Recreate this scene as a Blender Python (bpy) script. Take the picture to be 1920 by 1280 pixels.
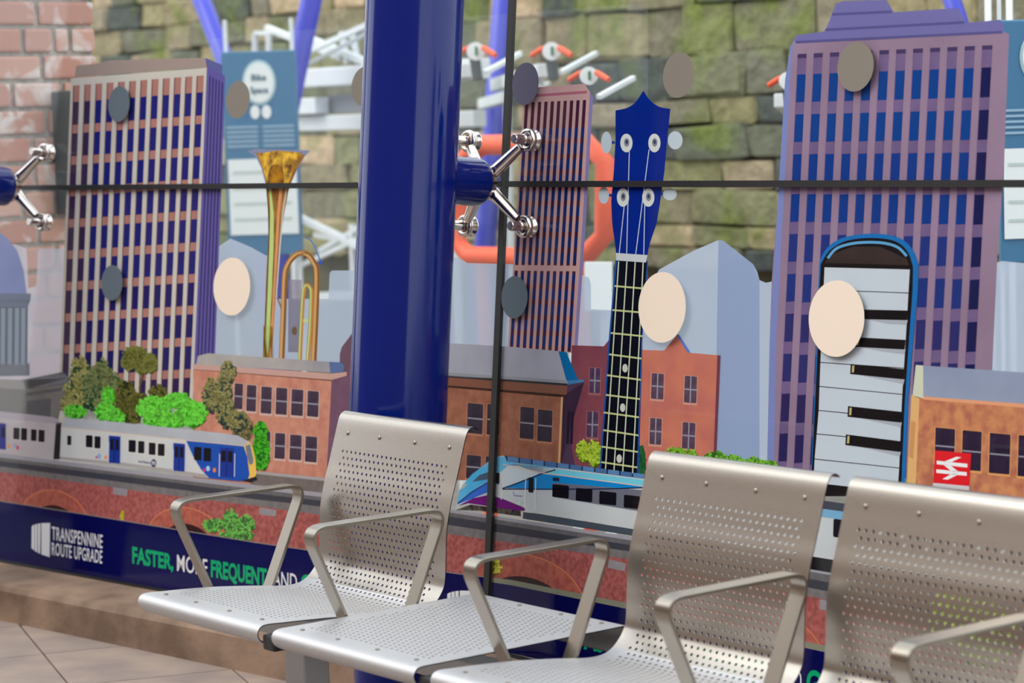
import bpy, bmesh, math, random
from mathutils import Vector, Matrix
random.seed(7)

# ------------------------------------------------------------------ clear
for o in list(bpy.data.objects): bpy.data.objects.remove(o, do_unlink=True)
scene = bpy.context.scene
COL = scene.collection

# ------------------------------------------------------------------ camera
F = 4539.4117                               # focal length in pixels of the 1920 wide frame
YAW, PITCH, ROLL = 0.9048, -0.08833, -0.03062
CAM = Vector((4.54468, -2.87404, 1.5562))
_f = Vector((-math.sin(YAW)*math.cos(PITCH), math.cos(YAW)*math.cos(PITCH), math.sin(PITCH)))
_r = Vector((math.cos(YAW), math.sin(YAW), 0)); _u = _r.cross(_f)
FWD = _f
RIGHT = math.cos(ROLL)*_r + math.sin(ROLL)*_u
UPV = -math.sin(ROLL)*_r + math.cos(ROLL)*_u
cd = bpy.data.cameras.new('camera'); cam = bpy.data.objects.new('camera', cd); COL.objects.link(cam)
M = Matrix((RIGHT, UPV, -FWD)).transposed().to_4x4(); M.translation = CAM
cam.matrix_world = M
cd.sensor_width = 36.0; cd.lens = F/1920*36.0; cd.clip_start = 0.05; cd.clip_end = 200
cd.dof.use_dof = True; cd.dof.focus_distance = 6.15; cd.dof.aperture_fstop = 3.6
scene.camera = cam

# ------------------------------------------------------------------ world, sun, exposure
w = bpy.data.worlds.new('World'); scene.world = w; w.use_nodes = True
nt = w.node_tree; nt.nodes.clear()
wo = nt.nodes.new('ShaderNodeOutputWorld'); bg = nt.nodes.new('ShaderNodeBackground')
bg.inputs['Color'].default_value = (.90, .95, 1.0, 1)      # evenly overcast sky
bg.inputs['Strength'].default_value = 2.0
nt.links.new(bg.outputs[0], wo.inputs['Surface'])
sd = bpy.data.lights.new('sun', 'SUN'); so = bpy.data.objects.new('sun', sd); COL.objects.link(so)
sd.energy = 1.5; sd.angle = math.radians(35); sd.color = (1.0, 0.93, 0.84)
so.rotation_euler = Vector((0.35, 0.6, -0.72)).to_track_quat('-Z', 'Y').to_euler()
scene.view_settings.view_transform = 'Standard'; scene.view_settings.look = 'None'
scene.view_settings.gamma = 1.0; scene.view_settings.use_curve_mapping = False
scene.view_settings.exposure = 0.0

# ------------------------------------------------------------------ geometry of the place
KAP = 0.12824; LEAN = 0.09369               # bend of the glass wall, lean of glass and columns
JP = Vector((-0.69889, 1.2, 1.0)); ZJ = 1.40041
NR = Vector((0, 1, -LEAN)).normalized()
NL = Vector((-math.sin(KAP), math.cos(KAP), -LEAN)).normalized()
UPL = Vector((0, LEAN, 1)).normalized()
XR = Vector((1, 0, 0)); XL = Vector((math.cos(KAP), math.sin(KAP), 0))

def ray(u, v): return FWD + RIGHT*((u-960)/F) - UPV*((v-640)/F)
def on_plane(u, v, P, n):
    d = ray(u, v); return CAM + d*(n.dot(P-CAM)/n.dot(d))
def at_y(u, v, y):
    d = ray(u, v); return CAM + d*((y-CAM.y)/d.y)
def at_z(u, v, z):
    d = ray(u, v); return CAM + d*((z-CAM.z)/d.z)
def at_x(u, v, x):
    d = ray(u, v); return CAM + d*((x-CAM.x)/d.x)
def ujoint(v): return 962.5 - 0.0440*v      # the upright glass joint in the photograph
GT = 0.004                                  # half the glass thickness
def glass(u, v, off=0.0, side=None):
    if side is None: side = 'R' if u > ujoint(v) else 'L'
    n = NR if side == 'R' else NL
    return on_plane(u, v, JP + n*off, n)

# ------------------------------------------------------------------ materials
def lin(c):
    c /= 255.0
    return c/12.92 if c <= 0.04045 else ((c+0.055)/1.055)**2.4
def rgb(t, gain=1.0): return tuple(min(0.95, lin(x)*gain) for x in t) + (1.0,)
MATS = {}
PG = 1.06                                    # print gain: albedo for the photographed tone
def mat(name, c, rough=0.5, metal=0.0, spec=0.5, var=0.0, scale=20.0, c2=None, bump=0.0, bscale=None, alpha=1.0, gain=1.0, coat=0.0, detail=4.0, stretch=None, aniso=0.0):
    if name in MATS: return MATS[name]
    m = bpy.data.materials.new(name); m.use_nodes = True; MATS[name] = m
    N = m.node_tree; b = N.nodes['Principled BSDF']
    b.inputs['Roughness'].default_value = rough; b.inputs['Metallic'].default_value = metal
    b.inputs['Specular IOR Level'].default_value = spec; b.inputs['Alpha'].default_value = alpha
    b.inputs['Coat Weight'].default_value = coat
    if aniso: b.inputs['Anisotropic'].default_value = aniso
    base = rgb(c, gain)
    b.inputs['Base Color'].default_value = base
    tc = N.nodes.new('ShaderNodeTexCoord')
    if var or c2 or bump:
        src = tc.outputs['Object']
        if stretch:
            mp = N.nodes.new('ShaderNodeMapping'); mp.inputs['Scale'].default_value = stretch
            N.links.new(src, mp.inputs['Vector']); src = mp.outputs[0]
    if var or c2:
        no = N.nodes.new('ShaderNodeTexNoise'); no.inputs['Scale'].default_value = scale; no.inputs['Detail'].default_value = detail
        N.links.new(src, no.inputs['Vector'])
        ra = N.nodes.new('ShaderNodeValToRGB'); N.links.new(no.outputs['Fac'], ra.inputs['Fac'])
        if c2: lo, hi = base, rgb(c2, gain)
        else:
            lo = tuple(x*(1-var) for x in base[:3])+(1,); hi = tuple(min(.95, x*(1+var)) for x in base[:3])+(1,)
        ra.color_ramp.elements[0].position = .36; ra.color_ramp.elements[1].position = .64
        ra.color_ramp.elements[0].color = lo; ra.color_ramp.elements[1].color = hi
        N.links.new(ra.outputs[0], b.inputs['Base Color'])
    if bump:
        nb = N.nodes.new('ShaderNodeTexNoise'); nb.inputs['Scale'].default_value = bscale or scale; nb.inputs['Detail'].default_value = 5
        N.links.new(src, nb.inputs['Vector'])
        bu = N.nodes.new('ShaderNodeBump'); bu.inputs['Strength'].default_value = bump; bu.inputs['Distance'].default_value = 0.01
        N.links.new(nb.outputs['Fac'], bu.inputs['Height']); N.links.new(bu.outputs[0], b.inputs['Normal'])
    return m
def pm(c, var=0.0, scale=60.0, c2=None, alpha=1.0):
    """printed vinyl in one tone of the photograph"""
    return mat('print_%d_%d_%d_%g_%g_%s_%g' % (*c, var, scale, c2, alpha), c, rough=.7, spec=0.0, var=var, scale=scale, c2=c2, alpha=alpha, gain=PG)

STEEL = mat('brushed_steel', (176, 169, 160), rough=.29, metal=1.0, var=.05, scale=60, stretch=(1, 14, 14))
PANSTEEL = mat('skylit_seat_steel', (196, 196, 197), rough=.58, metal=1.0, var=.05, scale=60, stretch=(1, 14, 14))  # same steel as the backs, made paler and rougher to stand in for skylight
STEEL2 = mat('armrest_steel', (158, 151, 140), rough=.3, metal=1.0)
POLISHED = mat('polished_steel', (215, 208, 202), rough=.16, metal=1.0)
DARKM = mat('dark_casting', (42, 42, 46), rough=.5, metal=.3)
LEGM = mat('grey_powder_coat', (168, 170, 172), rough=.42, metal=.4)
BLUE = mat('blue_gloss_paint', (0, 25, 106), rough=.12, spec=.42)
BLACK = mat('black_sealant', (14, 14, 15), rough=.5)
RUBBER = mat('black_rubber', (22, 22, 24), rough=.7)
CONCRETE = mat('brown_concrete', (148, 122, 102), rough=.75, c2=(104, 83, 66), scale=5, bump=.25, bscale=40)
TILE = mat('floor_tile_stone', (160, 142, 128), rough=.6, c2=(136, 122, 116), scale=5, detail=8)
GROUT = mat('floor_grout', (104, 86, 76), rough=.9)
ASPHALT = mat('outside_ground', (120, 116, 110), rough=.9, var=.15, scale=10)

def glass_mat():
    m = bpy.data.materials.new('clear_glass'); m.use_nodes = True; N = m.node_tree; N.nodes.clear()
    out = N.nodes.new('ShaderNodeOutputMaterial'); mix = N.nodes.new('ShaderNodeMixShader')
    t = N.nodes.new('ShaderNodeBsdfTransparent'); t.inputs[0].default_value = (.975, .985, .98, 1)
    g = N.nodes.new('ShaderNodeBsdfGlossy'); g.inputs['Roughness'].default_value = .015
    lw = N.nodes.new('ShaderNodeLayerWeight'); lw.inputs['Blend'].default_value = .5
    pw = N.nodes.new('ShaderNodeMath'); pw.operation = 'POWER'; pw.inputs[1].default_value = 5; N.links.new(lw.outputs['Facing'], pw.inputs[0])
    fr = N.nodes.new('ShaderNodeMath'); fr.operation = 'MULTIPLY_ADD'; fr.inputs[1].default_value = .95; fr.inputs[2].default_value = .011; N.links.new(pw.outputs[0], fr.inputs[0])
    N.links.new(fr.outputs[0], mix.inputs[0]); N.links.new(t.outputs[0], mix.inputs[1]); N.links.new(g.outputs[0], mix.inputs[2])
    N.links.new(mix.outputs[0], out.inputs[0]); return m
GLASS = glass_mat()
def film_mat(name, c, fac):
    """translucent printed film: part clear, part white ink"""
    m = bpy.data.materials.new(name); m.use_nodes = True; N = m.node_tree; N.nodes.clear()
    out = N.nodes.new('ShaderNodeOutputMaterial'); mix = N.nodes.new('ShaderNodeMixShader'); mix.inputs[0].default_value = fac
    t = N.nodes.new('ShaderNodeBsdfTransparent'); d = N.nodes.new('ShaderNodeBsdfDiffuse'); tl = N.nodes.new('ShaderNodeBsdfTranslucent')
    ad = N.nodes.new('ShaderNodeMixShader'); ad.inputs[0].default_value = .5
    d.inputs[0].default_value = rgb(c); tl.inputs[0].default_value = rgb(c)
    N.links.new(d.outputs[0], ad.inputs[1]); N.links.new(tl.outputs[0], ad.inputs[2])
    N.links.new(t.outputs[0], mix.inputs[1]); N.links.new(ad.outputs[0], mix.inputs[2]); N.links.new(mix.outputs[0], out.inputs[0]); return m
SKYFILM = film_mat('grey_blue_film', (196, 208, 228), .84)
PALEFILM = film_mat('pale_lavender_film', (222, 220, 234), .74)
CLEARFILM = film_mat('clear_film', (225, 235, 240), .07)

# ------------------------------------------------------------------ object helpers
def link(name, verts, faces, m, parent=None, smooth=False, mats=None, midx=None):
    """one mesh object, origin at the middle of its foot"""
    vs = [Vector(v) for v in verts]
    lo = Vector((min(v.x for v in vs), min(v.y for v in vs), min(v.z for v in vs)))
    hi = Vector((max(v.x for v in vs), max(v.y for v in vs), max(v.z for v in vs)))
    org = Vector(((lo.x+hi.x)/2, (lo.y+hi.y)/2, lo.z))
    me = bpy.data.meshes.new(name)
    me.from_pydata([v-org for v in vs], [], faces)
    for mm in (mats or [m]): me.materials.append(mm)
    if midx:
        for p, i in zip(me.polygons, midx): p.material_index = i
    if smooth:
        for p in me.polygons: p.use_smooth = True
    me.update()
    o = bpy.data.objects.new(name, me); COL.objects.link(o)
    o['org'] = list(org)
    if parent is not None:
        o.parent = parent; o.location = org - Vector(parent['org'])
    else: o.location = org
    return o
def empty(name, loc):
    o = bpy.data.objects.new(name, None); COL.objects.link(o); o.location = loc; o['org'] = list(loc); o.empty_display_size = .1
    return o
def tag(o, label=None, cat=None, group=None, kind=None):
    if label: o['label'] = label
    if cat: o['category'] = cat
    if group: o['group'] = group
    if kind: o['kind'] = kind
    return o

class MB:
    def __init__(s): s.v = []; s.f = []
    def quad(s, a, b, c, d):
        i = len(s.v); s.v += [a, b, c, d]; s.f.append((i, i+1, i+2, i+3)); return s
    def box(s, c, ax, ay, az, hx, hy, hz, bev=0.0):
        c = Vector(c)
        if bev <= 0:
            i = len(s.v)
            for k in range(8):
                s.v.append(c + ax*(hx if k & 1 else -hx) + ay*(hy if k & 2 else -hy) + az*(hz if k & 4 else -hz))
            for q in ((0, 2, 3, 1), (4, 5, 7, 6), (0, 1, 5, 4), (2, 6, 7, 3), (0, 4, 6, 2), (1, 3, 7, 5)): s.f.append(tuple(i+j for j in q))
        else:
            bm = bmesh.new(); bmesh.ops.create_cube(bm, size=2)
            for vv in bm.verts: vv.co = Vector((vv.co.x*hx, vv.co.y*hy, vv.co.z*hz))
            bmesh.ops.bevel(bm, geom=list(bm.edges), offset=bev, segments=2, affect='EDGES', profile=.6)
            i = len(s.v); bm.verts.index_update()
            for vv in bm.verts: s.v.append(c + ax*vv.co.x + ay*vv.co.y + az*vv.co.z)
            for ff in bm.faces: s.f.append(tuple(i+x.index for x in ff.verts))
            bm.free()
        return s
    def tube(s, pts, rad, n=14, cap=True):
        """round tube along points; rad a number or one per point"""
        pts = [Vector(p) for p in pts]
        rs = rad if isinstance(rad, (list, tuple)) else [rad]*len(pts)
        i0 = len(s.v); prev = None
        for k, p in enumerate(pts):
            a = pts[max(0, k-1)]; b = pts[min(len(pts)-1, k+1)]; t = (b-a)
            if t.length < 1e-9: t = prev_t
            t = t.normalized(); prev_t = t
            if prev is None:
                up = Vector((0, 0, 1)) if abs(t.z) < .9 else Vector((1, 0, 0))
                e1 = t.cross(up).normalized()
            else: e1 = (prev - t*prev.dot(t)).normalized()
            prev = e1; e2 = t.cross(e1)
            for j in range(n):
                an = 2*math.pi*j/n; s.v.append(p + (e1*math.cos(an)+e2*math.sin(an))*rs[k])
        for k in range(len(pts)-1):
            for j in range(n):
                s.f.append((i0+k*n+j, i0+k*n+(j+1) % n, i0+(k+1)*n+(j+1) % n, i0+(k+1)*n+j))
        if cap:
            s.f.append(tuple(i0+j for j in range(n))[::-1]); s.f.append(tuple(i0+(len(pts)-1)*n+j for j in range(n)))
        return s
    def ring(s, c, ax, R, r, n=20, m=8, h=None):
        """a torus around axis ax"""
        c = Vector(c); ax = ax.normalized(); e1 = ax.cross(Vector((.3, .2, .93))).normalized(); e2 = ax.cross(e1); i0 = len(s.v)
        for k in range(n):
            a = 2*math.pi*k/n; d = e1*math.cos(a)+e2*math.sin(a)
            for j in range(m):
                b = 2*math.pi*j/m; s.v.append(c + d*(R+r*math.cos(b)) + ax*((h or r)*math.sin(b)))
        for k in range(n):
            for j in range(m):
                s.f.append((i0+k*m+j, i0+((k+1) % n)*m+j, i0+((k+1) % n)*m+(j+1) % m, i0+k*m+(j+1) % m))
        return s
    def build(s, name, m, parent=None, smooth=False):
        return link(name, s.v, s.f, m, parent, smooth)

def smooth_by_angle(o, deg=40):
    bm = bmesh.new(); bm.from_mesh(o.data)
    for f in bm.faces: f.smooth = True
    for e in bm.edges:
        if len(e.link_faces) == 2 and e.calc_face_angle(0) > math.radians(deg): e.smooth = False
    bm.to_mesh(o.data); bm.free()
    return o

# ------------------------------------------------------------------ floor, plinth, glass
XA, YA, ZA = Vector((1, 0, 0)), Vector((0, 1, 0)), Vector((0, 0, 1))
fl = MB().box((0.5, -2.2, -.06), XA, YA, ZA, 5.5, 3.2, .05).build('floor', GROUT); tag(fl, kind='structure')
ta = math.radians(-18.4); tx = Vector((math.cos(ta), math.sin(ta), 0)); ty = Vector((-math.sin(ta), math.cos(ta), 0))
o0 = Vector((-2.075, .475, 0)); TS = .475
tmesh = None
for i in range(-3, 10):
    for j in range(-7, 2):
        c = o0 + tx*(TS*(i+.5)) + ty*(TS*(j+.5)) + Vector((0, 0, -.007))
        front = .62 + (c.x+2.66)*math.tan(KAP) if c.x < -.7 else .97
        if c.y > front + .3 or c.x < -4.2 or c.x > 3.6 or c.y < -2.2: continue
        if tmesh is None:
            t = MB().box((0, 0, 0), XA, YA, ZA, TS/2-.003, TS/2-.003, .007, bev=.0015).build('floor_tile', TILE, fl); tmesh = t.data
        else:
            t = bpy.data.objects.new('floor_tile', tmesh); COL.objects.link(t); t.parent = fl
        t.location = c - Vector((0, 0, .007)) - Vector(fl['org']); t.rotation_euler = (0, 0, ta)
gr = MB().box((0, 0, -.17), XA, YA, ZA, 60, 60, .05).build('outside_ground', ASPHALT); tag(gr, kind='structure')

bk = MB().box((2, -5.6, 2.3), XA, YA, ZA, 12, .15, 2.4).build('wall_added', mat('brown_unseen_wall', (150, 118, 96), rough=.85, c2=(120, 92, 78), scale=3)); tag(bk, kind='structure')  # unseen wall added behind the camera to dim and warm the steel's reflections
def wall_pt(side, s, z, off):
    """point on a facet: s metres from the joint along the wall, height z, off outward"""
    if side == 'R': return Vector((JP.x, 0, 0)) + XR*s + Vector((0, 1.2+LEAN*(z-1), z)) + NR*off
    return Vector((JP.x, 0, 0)) + XL*s + Vector((0, 1.2+LEAN*(z-1), z)) + NL*off
# concrete plinth under the glass: front face 0.24 m before the glass
def plinth(name, side, s0, s1):
    prof = [(-.245, 0.0), (-.243, .098), (-.232, .113), (-.21, .119), (.12, .119), (.12, -.05), (-.245, -.05)]
    n2 = Vector((0, 1, 0)) if side == 'R' else Vector((-math.sin(KAP), math.cos(KAP), 0))
    ex = XR if side == 'R' else XL
    org = Vector((JP.x, 1.2+LEAN*(.119-1), 0))
    b = MB(); n = len(prof)
    for s in (s0, s1):
        for a, z in prof: b.v.append(org + ex*(s + (a*math.tan(KAP/2)*(-1 if side == 'L' else 1) if s == (s1 if side == 'L' else s0) else 0)) + n2*a + ZA*z)
    for k in range(n): b.f.append((k, (k+1) % n, n+(k+1) % n, n+k))
    b.f.append(tuple(range(n))[::-1]); b.f.append(tuple(range(n, 2*n)))
    o = b.build(name, CONCRETE); tag(o, kind='structure'); return o
plinth('trim_1', 'L', -3.4, 0); plinth('trim_2', 'R', 0, 4.2)

def pane(name, side, s0, s1, z0, z1):
    b = MB()
    for off in (-GT, GT):
        for s, z in ((s0, z0), (s1, z0), (s1, z1), (s0, z1)): b.v.append(wall_pt(side, s, z, off))
    b.f = [(0, 1, 2, 3), (7, 6, 5, 4), (0, 4, 5, 1), (1, 5, 6, 2), (2, 6, 7, 3), (3, 7, 4, 0)]
    o = b.build(name, GLASS); tag(o, kind='structure'); return o
G = .008
pane('window_1', 'L', -3.2, -G, .125, ZJ-G); pane('window_2', 'L', -3.2, -G, ZJ+G, 3.2)
pane('window_3', 'R', G, 3.9, .125, ZJ-G); pane('window_4', 'R', G, 3.9, ZJ+G, 3.2)
def strip(name, side, s0, s1, z0, z1):
    b = MB()
    for off in (-GT-.0015, GT+.001):
        for s, z in ((s0, z0), (s1, z0), (s1, z1), (s0, z1)): b.v.append(wall_pt(side, s, z, off))
    b.f = [(0, 1, 2, 3), (7, 6, 5, 4), (0, 4, 5, 1), (1, 5, 6, 2), (2, 6, 7, 3), (3, 7, 4, 0)]
    return b
jh = strip('j', 'L', -3.2, 0, ZJ-G, ZJ+G).build('trim_3', BLACK); tag(jh, kind='structure')
jr = strip('j', 'R', 0, 3.9, ZJ-G, ZJ+G).build('trim_4', BLACK); tag(jr, kind='structure')
b = MB()
for z in (.125, 3.2):
    for s, off in ((-G*1.5, -GT-.002), (G*1.5, -GT-.002), (G*1.5, GT+.001), (-G*1.5, GT+.001)):
        b.v.append(wall_pt('R', s, z, off))
b.f = [(0, 1, 5, 4), (1, 2, 6, 5), (2, 3, 7, 6), (3, 0, 4, 7), (0, 3, 2, 1), (4, 5, 6, 7)]
tag(b.build('trim_5', BLACK), kind='structure')
for k, (sd_, a, c) in enumerate((('L', -3.2, 0), ('R', 0, 3.9))):
    tag(strip('s', sd_, a, c, .113, .127).build('trim_%d' % (6+k), BLACK), kind='structure')

# ------------------------------------------------------------------ column with stub, spider fittings
def column(anchor, n, label):
    nh = n.normalized()
    c = anchor - nh*.345
    base = c - UPL*(c.z/UPL.z)
    root = empty('column', base)
    zt = .80; pts = []; rs = []
    for k in range(33):
        z = 3.3*(k/32)**1.4
        pts.append(base + UPL*(z/UPL.z)); q = max(0, (zt-z)/zt)
        rs.append(.1305*(1-.40*q**1.5))
    MB().tube(pts, rs, n=64).build('shaft', BLUE, root, smooth=True)
    smooth_by_angle(root.children[0], 50)
    p0 = c; p1 = anchor - nh*.094
    stub = MB().tube([p0, p0+(p1-p0)*.93, p0+(p1-p0)*.975, p1], [.066, .066, .0645, .059], n=40).build('stub', BLUE, root)
    smooth_by_angle(stub, 50)
    tag(root, label, 'column')
def spider(anchor, e1, n, arms, label, k=1.0):
    root = empty('spider_fitting', anchor - n*.09)
    hub0 = anchor - n*.098; hub1 = anchor - n*.066
    smooth_by_angle(MB().tube([hub0, hub0+n*.004, hub1-n*.006, hub1], [.05, .054, .05, .04], n=28).build('hub', POLISHED, root), 50)
    for sx, sz in arms:
        g = anchor + e1*(sx*.122) + UPL*(sz*.117)
        eye = g - n*.032
        d = (eye - (anchor - n*.078)).normalized()
        a0 = anchor - n*.078 + d*.02; a1 = eye - d*.03
        arm = MB().tube([a0, a0*.5+a1*.5, a1], [.021, .0165, .0135], n=16).build('arm', POLISHED, root); smooth_by_angle(arm)
        e = MB().ring(eye, n, .0235, .0085, n=28, m=10, h=.010).build('eye', POLISHED, arm, smooth=True)
        bo = MB().tube([g-n*.084, g-n*.082, g-n*.052, g-n*.05, g-n*.012], [.0115, .0135, .0135, .0155, .0155], n=20).build('bolt', POLISHED, arm); smooth_by_angle(bo, 30)
        di = MB().tube([g-n*.024, g-n*.020, g-n*.010, g-n*.0075], [.017, .019, .029, .029], n=28).build('clamp_disc', POLISHED, arm); smooth_by_angle(di, 30)
        wa = MB().tube([g-n*.0075, g-n*.006], [.026, .026], n=28).build('gasket', RUBBER, arm)
    tag(root, label, 'glass fitting', 'steel spider fittings holding the glass')
k2 = KAP/2
NB = Vector((-math.sin(k2), math.cos(k2), -LEAN)).normalized(); EB = Vector((math.cos(k2), math.sin(k2), 0))
J0 = wall_pt('R', 0, ZJ, 0)
column(J0, NB, 'thick glossy dark blue round column in front of the glass wall')
spider(J0, EB, NB, ((1, 1), (1, -1), (-1, 1), (-1, -1)), 'four armed steel spider fitting on the stub of the thick blue column')
J1 = glass(56, 352.5)
column(J1, NL, 'blue column at the left edge of the photo, only its round stub shows')
spider(J1, XL, NL, ((1, 1), (1, -1)), 'two armed steel spider fitting before the brick wall at the left edge')

# ------------------------------------------------------------------ bench of perforated steel seats
PIT, WID = .60, .5416
def catmull(P, n=8):
    out = []; P = [Vector((a, b)) for a, b in P]
    for i in range(len(P)-1):
        p0 = P[max(0, i-1)]; p1 = P[i]; p2 = P[i+1]; p3 = P[min(len(P)-1, i+2)]
        for k in range(n):
            t = k/n
            out.append(.5*((2*p1)+(-p0+p2)*t+(2*p0-5*p1+4*p2-p3)*t*t+(-p0+3*p1-3*p2+p3)*t*t*t))
    out.append(P[-1]); return out
class Prof:
    def __init__(s, P):
        s.p = catmull(P); s.L = [0]
        for a, b in zip(s.p, s.p[1:]): s.L.append(s.L[-1]+(b-a).length)
        s.len = s.L[-1]
    def at(s, d):
        d = min(max(d, 0), s.len)
        lo, hi = 0, len(s.L)-1
        while hi-lo > 1:
            m = (lo+hi)//2
            if s.L[m] <= d: lo = m
            else: hi = m
        t = (d-s.L[lo])/max(1e-9, s.L[hi]-s.L[lo]); return s.p[lo].lerp(s.p[hi], t)
    def nrm(s, d):
        a = s.at(d-.004); b = s.at(d+.004); t = (b-a).normalized(); return Vector((-t.y, t.x))
    def find(s, y=None, z=None, frm=0.0):
        k = frm
        while k < s.len:
            q = s.at(k)
            if (y is not None and q.x >= y) or (z is not None and q.y >= z): return k
            k += .001
        return s.len
SEATP = Prof([(.045, .398), (.018, .404), (-.004, .416), (-.0125, .432), (-.006, .447), (.012, .452), (.06, .4495), (.12, .446), (.20, .440), (.31, .427), (.40, .4145), (.44, .4135), (.468, .420), (.492, .437), (.509, .458), (.5175, .480), (.5225, .535), (.5275, .60), (.543, .665), (.56, .715), (.579, .774), (.592, .815), (.600, .832), (.610, .8395), (.621, .8395), (.630, .8325)])
TABP = Prof([(.045, .398), (.018, .404), (-.004, .416), (-.0125, .432), (-.006, .4465), (.012, .451), (.06, .451), (.29, .451), (.52, .451), (.56, .451), (.576, .4465), (.582, .432), (.574, .416), (.552, .404), (.525, .398)])
TH = .0022
def sheet(name, prof, s0, s1, h0, h1, parent, metal=STEEL, ncol=24, px=.0192, py=.01663, rad=.0040, parity=0):
    """perforated sheet between arc lengths s0..s1, holes from h0 to h1, open mesh at local x 0..WID"""
    V = []; NN = []; Fc = []
    def vert(s, t, side):
        q = prof.at(s); n = prof.nrm(s); q = q + n*(TH/2*side)
        V.append(Vector((t, q.x, q.y))); NN.append(Vector((0, n.x*side, n.y*side))); return len(V)-1
    def face(pts, side):
        ids = [vert(s, t, side) for s, t in pts]
        Fc.append(tuple(ids) if side > 0 else tuple(reversed(ids)))
    def strip_(a, b, t0, t1):
        for sd in (1, -1): face([(a, t0), (a, t1), (b, t1), (b, t0)], sd)
    def plain(a, b):
        n = max(1, int(math.ceil((b-a)/.006)))
        for k in range(n): strip_(a+(b-a)*k/n, a+(b-a)*(k+1)/n, 0, WID)
    nrow = int((h1-h0)/py)
    plain(s0, h0)
    for r in range(nrow):
        a = h0+r*py; b = a+py; m = (a+b)/2
        nc = ncol if (r+parity) % 2 == 0 else ncol-1
        t0 = WID/2-nc*px/2
        for (u0, u1) in ((0, t0), (t0+nc*px, WID)):
            strip_(a, m, u0, u1); strip_(m, b, u0, u1)
        for c in range(nc):
            ca = t0+c*px; cb = ca+px; cm = (ca+cb)/2
            outer = [(m, cb), (b, cb), (b, cm), (b, ca), (m, ca), (a, ca), (a, cm), (a, cb)]
            hole = [(m+rad*math.sin(k*math.pi/4), cm+rad*math.cos(k*math.pi/4)) for k in range(8)]
            for sd in (1, -1):
                io = [vert(s, t, sd) for s, t in outer]; ih = [vert(s, t, sd) for s, t in hole]
                for k in range(8):
                    f = (io[k], io[(k+1) % 8], ih[(k+1) % 8], ih[k]); Fc.append(f if sd > 0 else f[::-1])
            # wall of the hole
            for k in range(8):
                i = len(V)
                for (s, t), sd in ((hole[k], 1), (hole[(k+1) % 8], 1), (hole[(k+1) % 8], -1), (hole[k], -1)):
                    vert(s, t, sd); an = (k+.5)*math.pi/4; q = prof.nrm(s)
                    NN[-1] = Vector((-math.cos(an), -math.sin(an)*q.y, math.sin(an)*q.x))
                Fc.append((i, i+1, i+2, i+3))
    plain(h0+nrow*py, s1)
    n = 60                                       # the two side edges
    for t, sg in ((0, -1), (WID, 1)):
        for k in range(n):
            a = s0+(s1-s0)*k/n; b = s0+(s1-s0)*(k+1)/n; i = len(V)
            for s, sd in ((a, 1), (b, 1), (b, -1), (a, -1)):
                vert(s, t, sd); NN[-1] = Vector((sg, 0, 0))
            Fc.append((i, i+1, i+2, i+3))
    me = bpy.data.meshes.new(name); me.from_pydata(V, [], Fc); me.materials.append(metal)
    for p in me.polygons: p.use_smooth = True
    me.normals_split_custom_set_from_vertices([x.normalized() for x in NN]); me.update()
    return me
def put(name, me, parent, x, y=0, z=0):
    o = bpy.data.objects.new(name, me); COL.objects.link(o); o.parent = parent; o['org'] = [x, y, z]
    o.location = Vector((x, y, z)) - Vector(parent['org']); return o
SPLIT = SEATP.find(y=.478, frm=.25)
pan_h0 = SEATP.find(y=.055, frm=.06)
back_h1 = SEATP.find(z=.766, frm=SPLIT)
nb_ = int((SPLIT-pan_h0)/.01663)
pan_h0 = SPLIT - nb_*.01663
pan_me = sheet('seat_pan', SEATP, 0, SPLIT, pan_h0, SPLIT+1e-6, None, metal=PANSTEEL, parity=nb_ % 2)
back_me = sheet('backrest', SEATP, SPLIT, SEATP.len, SPLIT, back_h1, None)
tab_me = sheet('table_top', TABP, 0, TABP.len, TABP.find(y=.055, frm=.06), TABP.find(y=.525, frm=.2), None, metal=PANSTEEL)
bench = empty('bench', (0.6, .24, 0))
tag(bench, 'row of perforated stainless steel seats with armrests and a flat side table', 'bench')
scr = MB().tube([(0, 0, -.001), (0, 0, .0012), (0, 0, .0022)], [.0052, .0052, .0032], n=14, cap=True)
scr_in = MB().tube([(0, 0, .0005), (0, 0, .0026)], [.0026, .0026], n=6)
SCREWM = mat('screw_steel', (150, 142, 132), rough=.35, metal=1.0)
scr_me = link('screw', scr.v, scr.f, SCREWM).data
bpy.data.objects.remove(bpy.data.objects['screw'])
def screws(parent, prof, s):
    q = prof.at(s); n = prof.nrm(s)
    for t in (.055, .195, .345, .487):
        o = bpy.data.objects.new('screw', scr_me); COL.objects.link(o); o.parent = parent
        o.location = (t, q.x+n.x*.001, q.y+n.y*.001)
        o.rotation_euler = Vector((0, n.x, n.y)).to_track_quat('Z', 'Y').to_euler()
for k in (-1, 1, 2):
    x = k*PIT
    a = put('seat', pan_me, bench, x); bk = put('backrest', back_me, bench, x)
    screws(bk, SEATP, SEATP.find(z=.790, frm=SPLIT)); screws(a, SEATP, SEATP.find(y=.034, frm=.06))
tb = put('table_top', tab_me, bench, 0); tb['label'] = 'flat perforated steel side table between two seats'
screws(tb, TABP, TABP.find(y=.034, frm=.06)); screws(tb, TABP, TABP.find(y=.542, frm=.2))
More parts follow.
